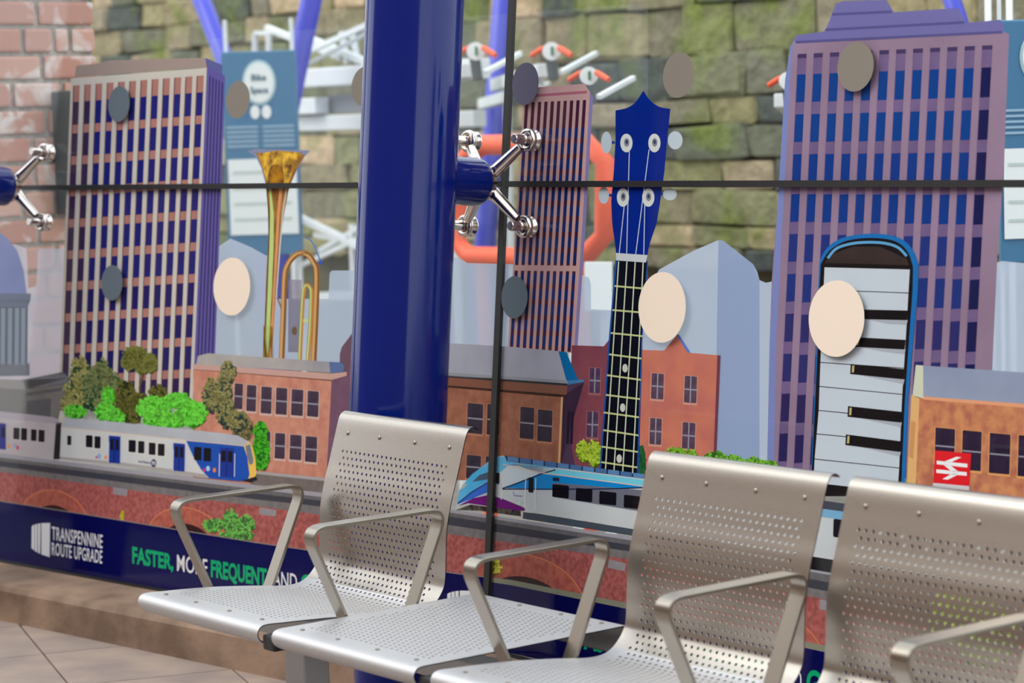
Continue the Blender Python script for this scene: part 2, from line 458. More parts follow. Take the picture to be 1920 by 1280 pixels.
# armrests: flat bar bent into an open trapezoid
def fillet(P, r, n=6):
    out = [Vector(P[0])]
    for i in range(1, len(P)-1):
        p = Vector(P[i]); a = (Vector(P[i-1])-p); c = (Vector(P[i+1])-p)
        al, cl = a.length, c.length; a.normalize(); c.normalize()
        ang = a.angle(c); d = min(r/math.tan(ang/2), al*.49, cl*.49)
        p0 = p+a*d; p2 = p+c*d
        for k in range(n+1):
            t = k/n; out.append((1-t)**2*p0+2*(1-t)*t*p+t*t*p2)
    out.append(Vector(P[-1])); return out
armp = fillet([(.232, .372), (.104, .662), (.497, .6625), (.362, .372)], .034, 8)
def flatbar(path, x0, x1, th):
    b = MB(); n = len(path)
    for k, q in enumerate(path):
        a = path[max(0, k-1)]; c = path[min(n-1, k+1)]; t = (c-a).normalized(); nn = Vector((-t.y, t.x))
        for x, s in ((x0, 1), (x1, 1), (x1, -1), (x0, -1)):
            b.v.append(Vector((x, q.x+nn.x*th/2*s, q.y+nn.y*th/2*s)))
    for k in range(n-1):
        for j in range(4): b.f.append((k*4+j, k*4+(j+1) % 4, (k+1)*4+(j+1) % 4, (k+1)*4+j))
    b.f.append((0, 1, 2, 3)); b.f.append((n*4-1, n*4-2, n*4-3, n*4-4)); return b
gap = PIT-WID
for k in (-1, 0, 1, 2, 3):
    x = k*PIT - gap/2
    o = flatbar(armp, x-.0205, x+.0205, .0085).build('armrest', STEEL2, bench)
    bm = bmesh.new(); bm.from_mesh(o.data)
    bmesh.ops.bevel(bm, geom=[e for e in bm.edges if len(e.link_faces) == 2 and e.calc_face_angle(0) > 1.2], offset=.0012, segments=1, affect='EDGES')
    bm.to_mesh(o.data); bm.free(); smooth_by_angle(o, 32)
    # cast bracket carrying pan edges and armrest
    b = MB().box((x, .32, .389), XA, YA, ZA, .022, .20, .012, bev=.004)
    if k in (0, 1, 2): b.box((x, .06, .416), XA, YA, ZA, .024, .065, .018, bev=.007)
    b.build('bracket', DARKM, bench)
MB().box((.57, .30, .362), XA, YA, ZA, 1.30, .036, .028, bev=.003).build('beam', LEGM, bench)
for x in (-.242, 1.35):
    lg = MB().box((x, .236, .19), XA, YA, ZA, .042, .036, .17, bev=.004).build('leg', LEGM, bench)
    MB().box((x, .236, .011), XA, YA, ZA, .05, .26, .011, bev=.004).build('foot', LEGM, lg)

# ------------------------------------------------------------------ printed vinyl on the outer face of the glass
# Points are measured in the photograph and laid onto the glass plane itself.
LAYERS = 40; LT = .00012
def depth_of(layer): return GT + .0004 + (LAYERS-layer)*LT
def clip(poly, keep_right):
    def f(p): return (p[0]-ujoint(p[1]))*(1 if keep_right else -1)
    out = []
    for i in range(len(poly)):
        a, b = poly[i], poly[(i+1) % len(poly)]; fa, fb = f(a), f(b)
        if fa >= 0: out.append(a)
        if (fa > 0 and fb < 0) or (fa < 0 and fb > 0):
            t = fa/(fa-fb); out.append((a[0]+(b[0]-a[0])*t, a[1]+(b[1]-a[1])*t))
    return out
class PR:
    """collects flat printed shapes of one part"""
    def __init__(s, layer): s.v = []; s.f = []; s.l = layer
    def poly(s, pts, layer=None):
        d = depth_of(s.l if layer is None else layer)
        xs = [p[0]-ujoint(p[1]) for p in pts]
        sides = []
        if max(xs) > 0: sides.append(('R', clip(pts, True) if min(xs) < 0 else pts))
        if min(xs) < 0: sides.append(('L', clip(pts, False) if max(xs) > 0 else pts))
        for sd, pp in sides:
            if len(pp) < 3: continue
            i = len(s.v); s.v += [glass(u, v, d, sd) for u, v in pp]; s.f.append(tuple(range(i, i+len(pp))))
        return s
    def rect(s, x0, y0, x1, y1, sl=0.0, sk=0.0, r=0.0):
        """upright rectangle whose horizontals fall by sl per pixel and uprights lean by sk"""
        def q(x, y): return (x - sk*(y-y0), y + sl*(x-x0))
        if r <= 0: return s.poly([q(x0, y0), q(x1, y0), q(x1, y1), q(x0, y1)])
        pts = []
        for cx, cy, a0 in ((x1-r, y0+r, -90), (x1-r, y1-r, 0), (x0+r, y1-r, 90), (x0+r, y0+r, 180)):
            for k in range(4):
                a = math.radians(a0+30*k); pts.append(q(cx+r*math.cos(a), cy+r*math.sin(a)))
        return s.poly(pts)
    def disc(s, x, y, rx, ry, n=20, tilt=0.0):
        return s.poly([(x+rx*math.cos(2*math.pi*k/n)+tilt*ry*math.sin(2*math.pi*k/n), y+ry*math.sin(2*math.pi*k/n)) for k in range(n)])
    def stroke(s, pts, wd):
        n = len(pts); L = []; R_ = []
        ws = wd if isinstance(wd, (list, tuple)) else [wd]*n
        for k, p in enumerate(pts):
            a = pts[max(0, k-1)]; b = pts[min(n-1, k+1)]; t = Vector((b[0]-a[0], b[1]-a[1])).normalized()
            L.append((p[0]-t.y*ws[k]/2, p[1]+t.x*ws[k]/2)); R_.append((p[0]+t.y*ws[k]/2, p[1]-t.x*ws[k]/2))
        for k in range(n-1): s.poly([L[k], L[k+1], R_[k+1], R_[k]])
        return s
    def build(s, name, m, parent=None): return link(name, s.v, s.f, m, parent)
def curve2(P, n=8):
    return [(q.x, q.y) for q in catmull(P, n)]
def lerp2(a, b, t): return (a[0]+(b[0]-a[0])*t, a[1]+(b[1]-a[1])*t)
def bil(Q, s, t):
    """point of a quad TL, TR, BR, BL"""
    return lerp2(lerp2(Q[0], Q[1], s), lerp2(Q[3], Q[2], s), t)
def bq(Q, s0, s1, t0, t1): return [bil(Q, s0, t0), bil(Q, s1, t0), bil(Q, s1, t1), bil(Q, s0, t1)]
CATP = 'window graphic'

# ---- lettering
def glyphs(txt, bold=0.0, space=1.0):
    cu = bpy.data.curves.new('t', 'FONT'); cu.body = txt; cu.offset = bold; cu.resolution_u = 3; cu.space_character = space
    o = bpy.data.objects.new('t', cu); COL.objects.link(o)
    bpy.context.view_layer.update()
    me = bpy.data.meshes.new_from_object(o.evaluated_get(bpy.context.evaluated_depsgraph_get()))
    vs = [(v.co.x, v.co.y) for v in me.vertices]; fs = [tuple(p.vertices) for p in me.polygons]
    bpy.data.objects.remove(o); bpy.data.curves.remove(cu); bpy.data.meshes.remove(me)
    return vs, fs
CAPH = None
def lettering(txt, Q, m, parent, layer, bold=.012, name='lettering', fn=None, space=1.0):
    """Q: cap-height quad TL TR BR BL in the photograph"""
    global CAPH
    if CAPH is None: CAPH = max(v[1] for v in glyphs('H')[0])
    vs, fs = glyphs(txt, bold, space)
    x0 = min(v[0] for v in vs); x1 = max(v[0] for v in vs)
    fn = fn or (lambda p: glass(p[0], p[1], depth_of(layer)))
    pts = [fn(bil(Q, (x-x0)/(x1-x0), 1-y/CAPH)) for x, y in vs]
    return link(name, pts, fs, m, parent)

# ---- windows of printed buildings: frame edge, dark pane, sash bar
def bwindow(parent, x0, y0, x1, y1, layer, sl=.09, pane_c=(62, 54, 72), frame_c=(196, 168, 160), bar=.5, cross=False, sill=True):
    f = PR(layer).rect(x0-1.5, y0-1, x1+1.5, y1+(4 if sill else 1.5), sl, .03).build('window', pm(frame_c), parent)
    PR(layer+1).rect(x0, y0, x1, y1, sl, .03, r=1.5).build('pane', pm(pane_c, var=.25, scale=30), f)
    b = PR(layer+2); ym = y0+(y1-y0)*bar
    b.rect(x0, ym-1.2, x1, ym+1.6, sl, .03)
    if cross: b.rect((x0+x1)/2-1.2-.03*(0), y0, (x0+x1)/2+1.2, y1, sl, .03)
    b.build('glazing_bar', pm((150, 146, 160)), f)
    return f

# ---- clear carrier film, pale skyline silhouettes
o = PR(0).poly([(395, 73), (480, 64), (700, 45), (960, 25), (1215, 5), (1215, 900), (395, 900)]).build('clear_film', CLEARFILM)
tag(o, 'faint clear film on the glass with its top edge sloping above the trumpet', CATP)
o = PR(1).poly([(400, 470), (410, 462), (432, 447), (470, 463), (497, 478), (520, 484), (520, 560), (598, 560), (616, 560), (618, 512), (622, 507), (700, 507), (700, 690), (390, 690)]).build('skyline_print', SKYFILM)
tag(o, 'pale grey blue skyline silhouette behind the gold trumpet', CATP)
o = PR(1).poly([(830, 470), (852, 482), (866, 486), (876, 493), (960, 495), (1085, 502), (1092, 516), (1104, 520), (1108, 532), (1108, 580), (1148, 582), (1150, 660), (830, 650)]).build('skyline_print', SKYFILM)
tag(o, 'pale grey blue skyline silhouette behind the narrow middle tower', CATP)
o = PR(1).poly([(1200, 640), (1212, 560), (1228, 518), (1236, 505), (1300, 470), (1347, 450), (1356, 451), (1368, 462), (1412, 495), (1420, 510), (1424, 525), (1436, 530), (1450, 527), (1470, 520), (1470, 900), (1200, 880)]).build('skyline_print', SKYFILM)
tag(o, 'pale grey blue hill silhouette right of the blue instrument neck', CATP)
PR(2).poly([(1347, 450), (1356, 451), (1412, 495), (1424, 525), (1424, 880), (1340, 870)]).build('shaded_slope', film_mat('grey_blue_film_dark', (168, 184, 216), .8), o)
o = PR(1).poly([(1862, 495), (1878, 489), (1990, 500), (1990, 720), (1850, 700)]).build('skyline_print', SKYFILM)
tag(o, 'pale grey blue silhouette at the right edge beside the wide tower', CATP)
o = PR(1).poly([(-60, 455), (30, 458), (50, 466), (53, 540), (68, 536), (72, 466), (124, 466), (116, 705), (-60, 720)]).build('skyline_print', PALEFILM)
tag(o, 'milky lavender silhouette over the brick wall beside the dome', CATP)

# ---- wide left tower
Q = [(133, 147), (389, 127), (361, 756), (109, 770)]
t1 = PR(4).poly(Q).build('tower_print', pm((200, 194, 186), var=.05, scale=3)); tag(t1, 'printed office tower at the left with cream piers and blue windows', CATP)
PR(4).poly([(388, 125), (422, 142), (416, 330), (404, 640), (399, 760), (361, 756)]).build('side_face', pm((98, 88, 158)), t1)
for k in range(5):
    f = .12+.18*k
    PR(5).poly([lerp2((389, 140), (421, 156), f), lerp2((389, 140), (421, 156), f+.075), lerp2((361, 756), (399, 760), f+.075), lerp2((361, 756), (399, 760), f)]).build('groove', pm((56, 50, 100)), t1)
PR(5).poly([(140, 145), (143, 123), (186, 119), (205, 113), (385, 108), (389, 126)]).build('parapet', pm((160, 142, 136)), t1)
PR(5).poly([(385, 108), (417, 122), (417, 140), (388, 125)]).build('parapet', pm((92, 96, 150)), t1)
for i in range(12):
    s0 = .020+.0822*i; sw = .047+.0004*i
    bay = PR(6).poly(bq(Q, s0, s0+sw, .022, 1)).build('window_bay', pm((172, 120, 112), var=.08, scale=12), t1)
    for k in range(10):
        ta_ = .072+.0945*k
        if ta_ > .99: continue
        c = [(30, 36, 116), (34, 38, 112), (36, 34, 98), (50, 32, 80)][min(3, k//3)]
        if i < 2: c = (58, 44, 78)
        PR(7).poly(bq(Q, s0+.001, s0+sw-.001, ta_, min(1, ta_+.069))).build('window', pm(c), bay)
    PR(8).poly(bq(Q, s0-.001, s0+.006, .022, 1)).build('bay_edge', pm((104, 68, 74)), bay)

# ---- narrow middle tower
Q = [(982, 178), (1112, 172), (1082, 660), (952, 655)]
t2 = PR(4).poly([(952, 655), (982, 185), (988, 165), (1096, 157), (1106, 172), (1112, 182), (1098, 420), (1082, 662)]).build('tower_print', pm((190, 152, 162), c2=(218, 172, 158), scale=1.6, var=.1)); tag(t2, 'narrow printed pink tower right of the blue column', CATP)
PR(5).poly([(1106, 172), (1112, 182), (1098, 420), (1082, 662), (1076, 662), (1092, 420)]).build('side_face', pm((140, 130, 180)), t2)
PR(5).poly([(985, 178), (1100, 170), (1101, 175), (985, 183)]).build('parapet', pm((178, 104, 122)), t2)
for i in range(10):
    s0 = .028+.0925*i
    for ta_, tb_ in ((.03, .668), (.690, 1.0)):
        bay = PR(6).poly(bq(Q, s0, s0+.047, ta_, tb_)).build('window_bay', pm((74, 36, 56)), t2)
        p = PR(7); k = 0; t = .135 if ta_ < .5 else .70
        while t < tb_-.02:
            p.poly(bq(Q, s0+.002, s0+.045, t, min(tb_, t+.040))); t += .0605
        p.build('window', pm((24, 48, 112)), bay)

# ---- wide right tower
t3 = PR(4).poly([(1438, 890), (1443, 640), (1447, 527), (1459, 370), (1465, 320), (1472, 150), (1482, 88), (1494, 66), (1545, 59), (1552, 47), (1567, 8), (1580, 2), (1662, 0), (1676, 23), (1797, 15), (1812, 43), (1875, 37), (1882, 47), (1882, 60), (1892, 64), (1882, 320), (1870, 480), (1860, 700), (1850, 900)]).build('tower_print', pm((146, 122, 146), var=.08, scale=4)); tag(t3, 'wide printed mauve tower with blue windows at the right', CATP)
PR(5).poly([(1438, 890), (1443, 640), (1459, 370), (1472, 150), (1482, 88), (1490, 72), (1484, 110), (1470, 370), (1455, 640), (1451, 890)]).build('edge_strip', pm((122, 132, 188)), t3)
PR(5).poly([(1488, 78), (1494, 66), (1545, 59), (1552, 47), (1567, 8), (1580, 2), (1662, 0), (1676, 23), (1797, 15), (1812, 43), (1875, 37), (1882, 47), (1882, 58), (1600, 72)]).build('parapet', pm((112, 108, 164)), t3)
for a, b in (((1560, 27), (1672, 22)), ((1548, 56), (1808, 42)), ((1492, 79), (1880, 60))):
    PR(6).stroke([a, b], 5).build('parapet_step', pm((88, 84, 138)), t3)
def t3x(i): return (128*i+.537*i*i)/1640.0
Q = [(1491, 100), (1882, 82), (1838, 880), (1452, 900)]
for i in range(12):
    s0 = .012+t3x(i)*.985; sw = .043+.0006*i
    bay = PR(6).poly(bq(Q, s0, s0+sw, .002, 1)).build('window_bay', pm((112, 92, 132), var=.1, scale=10), t3)
    PR(7).poly(bq(Q, s0, s0+sw, .002, .012)).build('bay_edge', pm((70, 56, 96)), bay)
    for k in range(10):
        fr = i/11
        ya = (140+74.8*k)*(1-fr)+(125+79.5*k)*fr; yb = ya+52*(1-fr)+56*fr
        tA = (ya-(100*(1-fr)+82*fr))/(800*(1-fr)+798*fr); tB = (yb-(100*(1-fr)+82*fr))/(800*(1-fr)+798*fr)
        if tA > .99: continue
        c = [(14, 62, 136), (18, 56, 132), (34, 52, 122), (46, 46, 104), (44, 38, 86)][min(4, k//2)]
        if i == 11: c = (26, 30, 78)
        PR(7).poly(bq(Q, s0+.003, s0+sw, tA, min(1, tB))).build('window', pm(c), bay)

# ---- domed town hall at the left edge
th = PR(9).poly([(-70, 440), (0, 436), (14, 446), (32, 470), (44, 505), (50, 552), (-70, 552)]).build('town_hall_print', pm((112, 122, 176), c2=(134, 140, 190), scale=2.5)); tag(th, 'printed grey domed town hall at the left edge', CATP)
PR(10).poly([(-70, 550), (58, 550), (57, 562), (52, 575), (-70, 575)]).build('ring_cornice', pm((96, 104, 128)), th)
PR(10).poly([(-70, 560), (56, 563), (54, 569), (-70, 567)]).build('ring_cornice', pm((128, 134, 156)), th)
PR(9).poly([(-70, 575), (52, 575), (51, 690), (-70, 690)]).build('drum', pm((72, 80, 96)), th)
for x in (2, 15, 28, 40): PR(10).poly([(x, 577), (x+8, 577), (x+7, 684), (x-1, 684)]).build('drum_column', pm((128, 140, 156)), th)
PR(10).poly([(-70, 683), (55, 681), (55, 704), (-70, 706)]).build('drum_base', pm((102, 104, 116)), th)
PR(11).poly([(-70, 708), (42, 712), (118, 697), (130, 708), (128, 719), (48, 730), (-70, 724)]).build('cornice', pm((146, 140, 138)), th)
PR(11).poly([(42, 712), (118, 697), (130, 708), (128, 719), (48, 730)]).build('cornice', pm((124, 124, 132)), th)
PR(10).poly([(-70, 722), (48, 728), (124, 719), (118, 750), (108, 790), (-70, 790)]).build('wall', pm((118, 114, 112), var=.1, scale=8), th)
PR(11).poly([(48, 736), (118, 726), (117, 732), (48, 743)]).build('moulding', pm((92, 92, 96)), th)
PR(11).poly([(50, 752), (96, 746), (94, 790), (50, 790)]).build('wall_panel', pm((92, 92, 98)), th)

# ---- gold trumpet
GOLD = pm((176, 128, 60), c2=(120, 78, 40), scale=14)
tr = PR(3).poly(curve2([(480, 286), (494, 322), (499, 350), (502, 390), (503, 440), (500, 500), (497, 580), (494, 672)]) + [(512, 672)] + curve2([(516, 580), (523, 500), (530, 420), (537, 380), (543, 350), (556, 318), (572, 290)])).build('trumpet_print', GOLD); tag(tr, 'printed gold trumpet standing bell up left of the blue column', CATP)
PR(2).poly([(464, 283), (478, 279), (582, 282), (572, 292), (556, 320), (545, 345), (498, 345), (490, 315), (480, 294)]).build('bell', pm((134, 138, 168)), tr)
PR(4).poly([(484, 288), (520, 282), (566, 286), (552, 312), (540, 345), (500, 345), (494, 318)]).build('bell_reflection', pm((112, 74, 44), c2=(240, 190, 70), scale=30), tr)
PR(5).poly(curve2([(502, 330), (508, 312), (520, 308), (530, 316), (532, 345), (526, 380), (516, 345), (506, 345)])).build('bell_reflection', pm((196, 136, 34), c2=(90, 58, 40), scale=20), tr)
for P, wd, c in (([(506, 350), (510, 400), (509, 460), (506, 540), (502, 620), (499, 672)], [3, 7, 8, 8, 7, 6], (188, 208, 132)),
                 ([(527, 350), (522, 400), (519, 460), (514, 540), (510, 620), (507, 672)], [6, 5, 5, 4, 4, 4], (216, 150, 104)),
                 ([(538, 350), (530, 400), (525, 460), (519, 540), (514, 620), (510, 672)], [3, 3, 3, 3, 2, 2], (198, 190, 186)),
                 ([(500, 352), (504, 400), (504, 460), (500, 560), (495, 672)], 2, (96, 66, 40))):
    PR(6).stroke(P, wd).build('reflection_stripe', pm(c), tr)
PR(6).poly([(494, 610), (513, 612), (511, 670), (493, 670)]).build('lower_tube', pm((166, 126, 44), c2=(96, 76, 30), scale=20), tr)
def tube2(P, wd, cols):
    c = curve2(P)
    root = PR(4).stroke(c, wd).build('tube', pm(cols[0]), tr)
    PR(5).stroke([(x-wd*.16, y) for x, y in c], wd*.42).build('tube_highlight', pm(cols[1]), root)
    PR(5).stroke([(x+wd*.3, y) for x, y in c], wd*.2).build('tube_highlight', pm(cols[2]), root)
tube2([(528, 672), (531, 600), (534, 520), (540, 496), (552, 480), (566, 474), (578, 478), (588, 492), (594, 512), (592, 590), (588, 676)], 11, ((158, 112, 66), (206, 160, 106), (120, 84, 56)))
tube2([(562, 676), (565, 610), (569, 548), (575, 534), (582, 540), (584, 552), (582, 610), (577, 676)], 8, ((166, 118, 46), (190, 206, 136), (214, 140, 74)))
PR(3).poly([(541, 523), (566, 525), (560, 660), (540, 660)]).build('shade_panel', film_mat('mauve_film', (150, 140, 160), .75), tr)
PR(5).stroke(curve2([(573, 445), (584, 452), (592, 466), (598, 482), (601, 490)]), 2.5).build('ring_hook', pm((92, 120, 190)), tr)
PR(6).disc(601, 492, 3.5, 4).build('ring_hook', pm((60, 90, 190)), tr)
PR(6).disc(573, 601, 5, 4).build('valve_cap', pm((196, 206, 150)), tr)
PR(6).disc(552, 620, 5, 8).build('valve_cap', pm((106, 92, 66)), tr)
PR(5).stroke([(520, 557), (528, 580)], 2.5).build('brace', pm((130, 90, 56)), tr)

# ---- red brick hall with three windows rows (left of column)
BR1 = pm((206, 146, 124), c2=(190, 124, 108), scale=26)
b1 = PR(12).poly([(362, 688), (622, 708), (610, 930), (362, 930)]).build('building_print', BR1); tag(b1, 'printed red brick hall below the trumpet with two rows of windows', CATP)
PR(12).poly([(622, 708), (652, 702), (668, 640), (668, 930), (610, 930)]).build('side_face', pm((116, 84, 106), var=.1, scale=20), b1)
PR(11).poly([(637, 700), (637, 664), (641, 650), (655, 632), (672, 606), (680, 930), (640, 930)]).build('rear_wall', pm((108, 82, 98)), b1)
PR(14).poly([(362, 682), (622, 700), (650, 697), (650, 704), (622, 712), (362, 692)]).build('cornice', pm((198, 158, 150)), b1)
PR(13).poly([(364, 690), (622, 711), (622, 714), (364, 693)]).build('shadow_line', pm((110, 66, 58)), b1)
PR(15).poly([(368, 683), (371, 667), (390, 662), (617, 678), (619, 698), (600, 697)]).build('roof', pm((178, 170, 166), c2=(152, 150, 158), scale=6), b1)
PR(15).poly([(617, 678), (638, 679), (645, 684), (644, 697), (619, 699)]).build('roof_end', pm((92, 112, 158)), b1)
for x0, y0, x1, y1 in ((440, 718, 456, 766), (463, 721, 481, 770), (490, 724, 510, 774), (518, 726, 539, 776), (547, 729, 569, 778), (577, 732, 598, 780), (489, 808, 507, 856), (516, 811, 535, 859), (544, 814, 566, 861), (573, 817, 595, 865)):
    bwindow(b1, x0, y0, x1, y1, 14, sl=.085, pane_c=(72, 58, 76), frame_c=(208, 176, 168))

# ---- brown brick building crossing the glass joint
BR2 = pm((168, 110, 88), c2=(148, 94, 76), scale=30)
b2 = PR(12).poly([(826, 700), (1062, 722), (1049, 900), (826, 900)]).build('building_print', BR2); tag(b2, 'printed brown brick building with grey hipped roof right of the column', CATP)
PR(12).poly([(1056, 742), (1087, 736), (1095, 716), (1062, 716), (1046, 890), (1081, 890)]).build('side_face', pm((86, 62, 88)), b2)
PR(13).poly([(826, 702), (1064, 722), (1062, 743), (826, 723)]).build('fascia', pm((134, 88, 72)), b2)
PR(14).poly([(826, 721), (1062, 740), (1062, 745), (826, 725)]).build('shadow_line', pm((66, 44, 40)), b2)
PR(15).poly([(826, 642), (960, 650), (1047, 658), (1062, 714), (960, 707), (826, 698)]).build('roof', pm((168, 168, 182), var=.05, scale=10), b2)
PR(15).poly([(1047, 658), (1062, 660), (1084, 712), (1062, 714)]).build('roof_hip', pm((20, 108, 168)), b2)
PR(16).poly([(826, 697), (1064, 713), (1064, 721), (826, 704)]).build('gutter', pm((150, 152, 160)), b2)
PR(16).poly([(826, 702), (1064, 719), (1064, 723), (826, 706)]).build('gutter_shadow', pm((60, 58, 66)), b2)
PR(16).poly([(1064, 713), (1095, 711), (1095, 716), (1064, 721)]).build('gutter', pm((72, 128, 178)), b2)
PR(14).poly([(1052, 743), (1056, 743), (1049, 890), (1045, 890)]).build('drainpipe', pm((216, 170, 120)), b2)
for q in ((818, 752, 834, 808), (877, 755, 906, 811), (914, 757, 937, 814), (875, 852, 902, 896), (911, 855, 932, 898), (976, 762, 1002, 821), (1009, 767, 1036, 826)):
    bwindow(b2, *q, 14, sl=.1, pane_c=(58, 52, 66), frame_c=(186, 126, 100))
for x in (1064, 1071): PR(13).rect(x, 771, x+5, 832, .05, .04).build('window', pm((44, 34, 52)), b2)

# ---- orange red house behind the instrument neck
b3 = PR(10).poly([(1072, 647), (1132, 649), (1141, 638), (1165, 620), (1180, 640), (1207, 656), (1245, 657), (1259, 640), (1270, 627), (1291, 661), (1350, 666), (1340, 890), (1064, 890)]).build('building_print', pm((202, 120, 98), c2=(186, 108, 98), scale=12)); tag(b3, 'printed orange red house with gables behind the blue instrument neck', CATP)
PR(11).poly([(1072, 647), (1132, 649), (1141, 638), (1165, 620), (1165, 890), (1064, 890)]).build('shaded_wall', pm((140, 76, 86), c2=(126, 66, 80), scale=10), b3)
PR(11).poly([(1268, 627), (1273, 627), (1295, 661), (1289, 661)]).build('gable_edge', pm((90, 120, 190)), b3)
PR(11).poly([(1345, 666), (1351, 666), (1342, 880), (1337, 880)]).build('corner_edge', pm((110, 60, 76)), b3)
for x0, y0, x1, y1 in ((1106, 689, 1126, 736), (1101, 771, 1122, 819)):
    bwindow(b3, x0, y0, x1, y1, 12, sl=.06, pane_c=(86, 62, 90), frame_c=(160, 100, 104), cross=True)
for x0, y0, x1, y1 in ((1222, 699, 1245, 747), (1284, 704, 1307, 754), (1219, 783, 1241, 832), (1280, 791, 1304, 840)):
    bwindow(b3, x0, y0, x1, y1, 12, sl=.08, pane_c=(88, 68, 88), frame_c=(206, 150, 132), cross=True)

# ---- orange station building at the right with the red rail sign
b4 = PR(15).poly([(1722, 746), (1990, 766), (1990, 960), (1713, 930)]).build('building_print', pm((210, 142, 98), c2=(176, 106, 86), scale=34)); tag(b4, 'printed orange station building with grey roof at the right edge', CATP)
PR(16).poly([(1709, 740), (1724, 747), (1716, 930), (1699, 930)]).build('end_wall', pm((222, 176, 116)), b4)
PR(17).poly([(1708, 788), (1717, 792), (1712, 860), (1704, 856)]).build('end_vent', pm((206, 146, 96)), b4)
PR(16).poly([(1717, 684), (1731, 685), (1731, 747), (1711, 741)]).build('roof_end', pm((206, 208, 186)), b4)
PR(16).poly([(1731, 685), (1990, 703), (1990, 766), (1731, 747)]).build('roof', pm((138, 148, 176), c2=(158, 166, 188), scale=3), b4)
PR(17).poly([(1731, 743), (1990, 762), (1990, 770), (1731, 749)]).build('eaves', pm((226, 158, 120)), b4)
for x0, y0, x1, y1 in ((1754, 801, 1791, 866), (1805, 806, 1841, 880), (1856, 811, 1895, 886), (1910, 815, 1950, 892)):
    bwindow(b4, x0, y0, x1, y1, 17, sl=.09, pane_c=(48, 36, 60), frame_c=(226, 160, 100), bar=.52)
sg = PR(22).poly([(1753, 844), (1821, 850), (1817, 911), (1750, 905)]).build('rail_sign_print', pm((222, 36, 46))); tag(sg, 'printed red square rail sign with white double arrow', CATP)
PR(22).poly([(1750, 905), (1817, 911), (1817, 919), (1748, 912)]).build('sign_foot', pm((206, 204, 210)), sg)
def sp(x, y): return (1440+x/4, 640+y/4)
for P in ([(1265, 893), (1495, 917), (1495, 945), (1265, 920)], [(1263, 958), (1490, 980), (1490, 1007), (1262, 985)],
          [(1322, 900), (1412, 864), (1450, 868), (1372, 906)], [(1312, 922), (1366, 927), (1434, 980), (1378, 974)],
          [(1380, 990), (1434, 994), (1348, 1036), (1308, 1031)]):
    PR(23).poly([sp(*p) for p in P]).build('double_arrow', pm((238, 238, 246)), sg)

# ---- keyboard instrument
kb = PR(18).poly([(1519, 930), (1531, 655), (1534, 545), (1536, 492)] + curve2([(1540, 482), (1548, 468), (1565, 453), (1590, 443), (1627, 438), (1665, 440), (1692, 449), (1711, 468), (1722, 495)]) + [(1721, 545), (1712, 640), (1702, 760), (1696, 930)]).build('keyboard_print', pm((28, 108, 178))); tag(kb, 'printed upright keyboard with white and black keys and blue rim', CATP)
PR(19).poly([(1520, 930), (1533, 655), (1536, 545), (1539, 496)] + curve2([(1545, 484), (1555, 470), (1570, 459), (1592, 450), (1627, 446), (1662, 448), (1686, 456), (1703, 474), (1712, 500)]) + [(1711, 545), (1704, 640), (1696, 760), (1689, 930)]).build('body', pm((26, 22, 26)), kb)
PR(20).stroke(curve2([(1552, 484), (1568, 466), (1595, 457), (1627, 454), (1660, 456), (1684, 464), (1700, 480)]), 5).build('rim_highlight', pm((96, 160, 206)), kb)
PR(20).poly([(1556, 478), (1600, 462), (1650, 462), (1700, 485), (1704, 497), (1546, 493)]).build('top_panel', pm((66, 54, 52), c2=(30, 24, 26), scale=4), kb)
lft = [(1546, 500), (1541, 620), (1539, 660), (1535, 770), (1527, 865), (1524, 930)]
rgt = [(1706, 504), (1698, 640), (1697, 655), (1691, 750), (1686, 877), (1682, 930)]
def edge(P, y):
    for a, b in zip(P, P[1:]):
        if a[1] <= y <= b[1]: return lerp2(a, b, (y-a[1])/(b[1]-a[1]))
    return P[0] if y < P[0][1] else P[-1]
cuts = [(500, 504), (543, 549), (589, 597), (634, 645), (679, 690), (724, 739), (769, 784), (813, 828), (860, 877), (905, 923)]
for (a, b), (c, d) in zip(cuts, cuts[1:]):
    PR(20).poly([edge(lft, a+1), edge(rgt, b+1), edge(rgt, d-.6), edge(lft, c-.6)]).build('white_key', pm((196, 204, 216), var=.04, scale=3), kb)
for x0, x1, y0, y1, h in ((1614, 1702, 580, 582, 18), (1604, 1698, 632, 637, 18), (1595, 1696, 682, 692, 19), (1590, 1691, 761, 772, 20), (1586, 1689, 814, 827, 20)):
    PR(21).poly([(x0+8, y0+h), (x1, y1+h), (x1-2, y1+h+9), (x0+50, y0+h+9)]).build('key_shadow', pm((168, 172, 184)), kb)
    k = PR(22).poly([(x0, y0), (x1, y1), (x1-2, y1+h), (x0-1, y0+h)]).build('black_key', pm((24, 22, 26)), kb)
    PR(23).poly([(x0+3, y0+3), (x0+7, y0+3), (x0+6, y0+h-3), (x0+2, y0+h-3)]).build('key_edge', pm((190, 176, 120)), k)

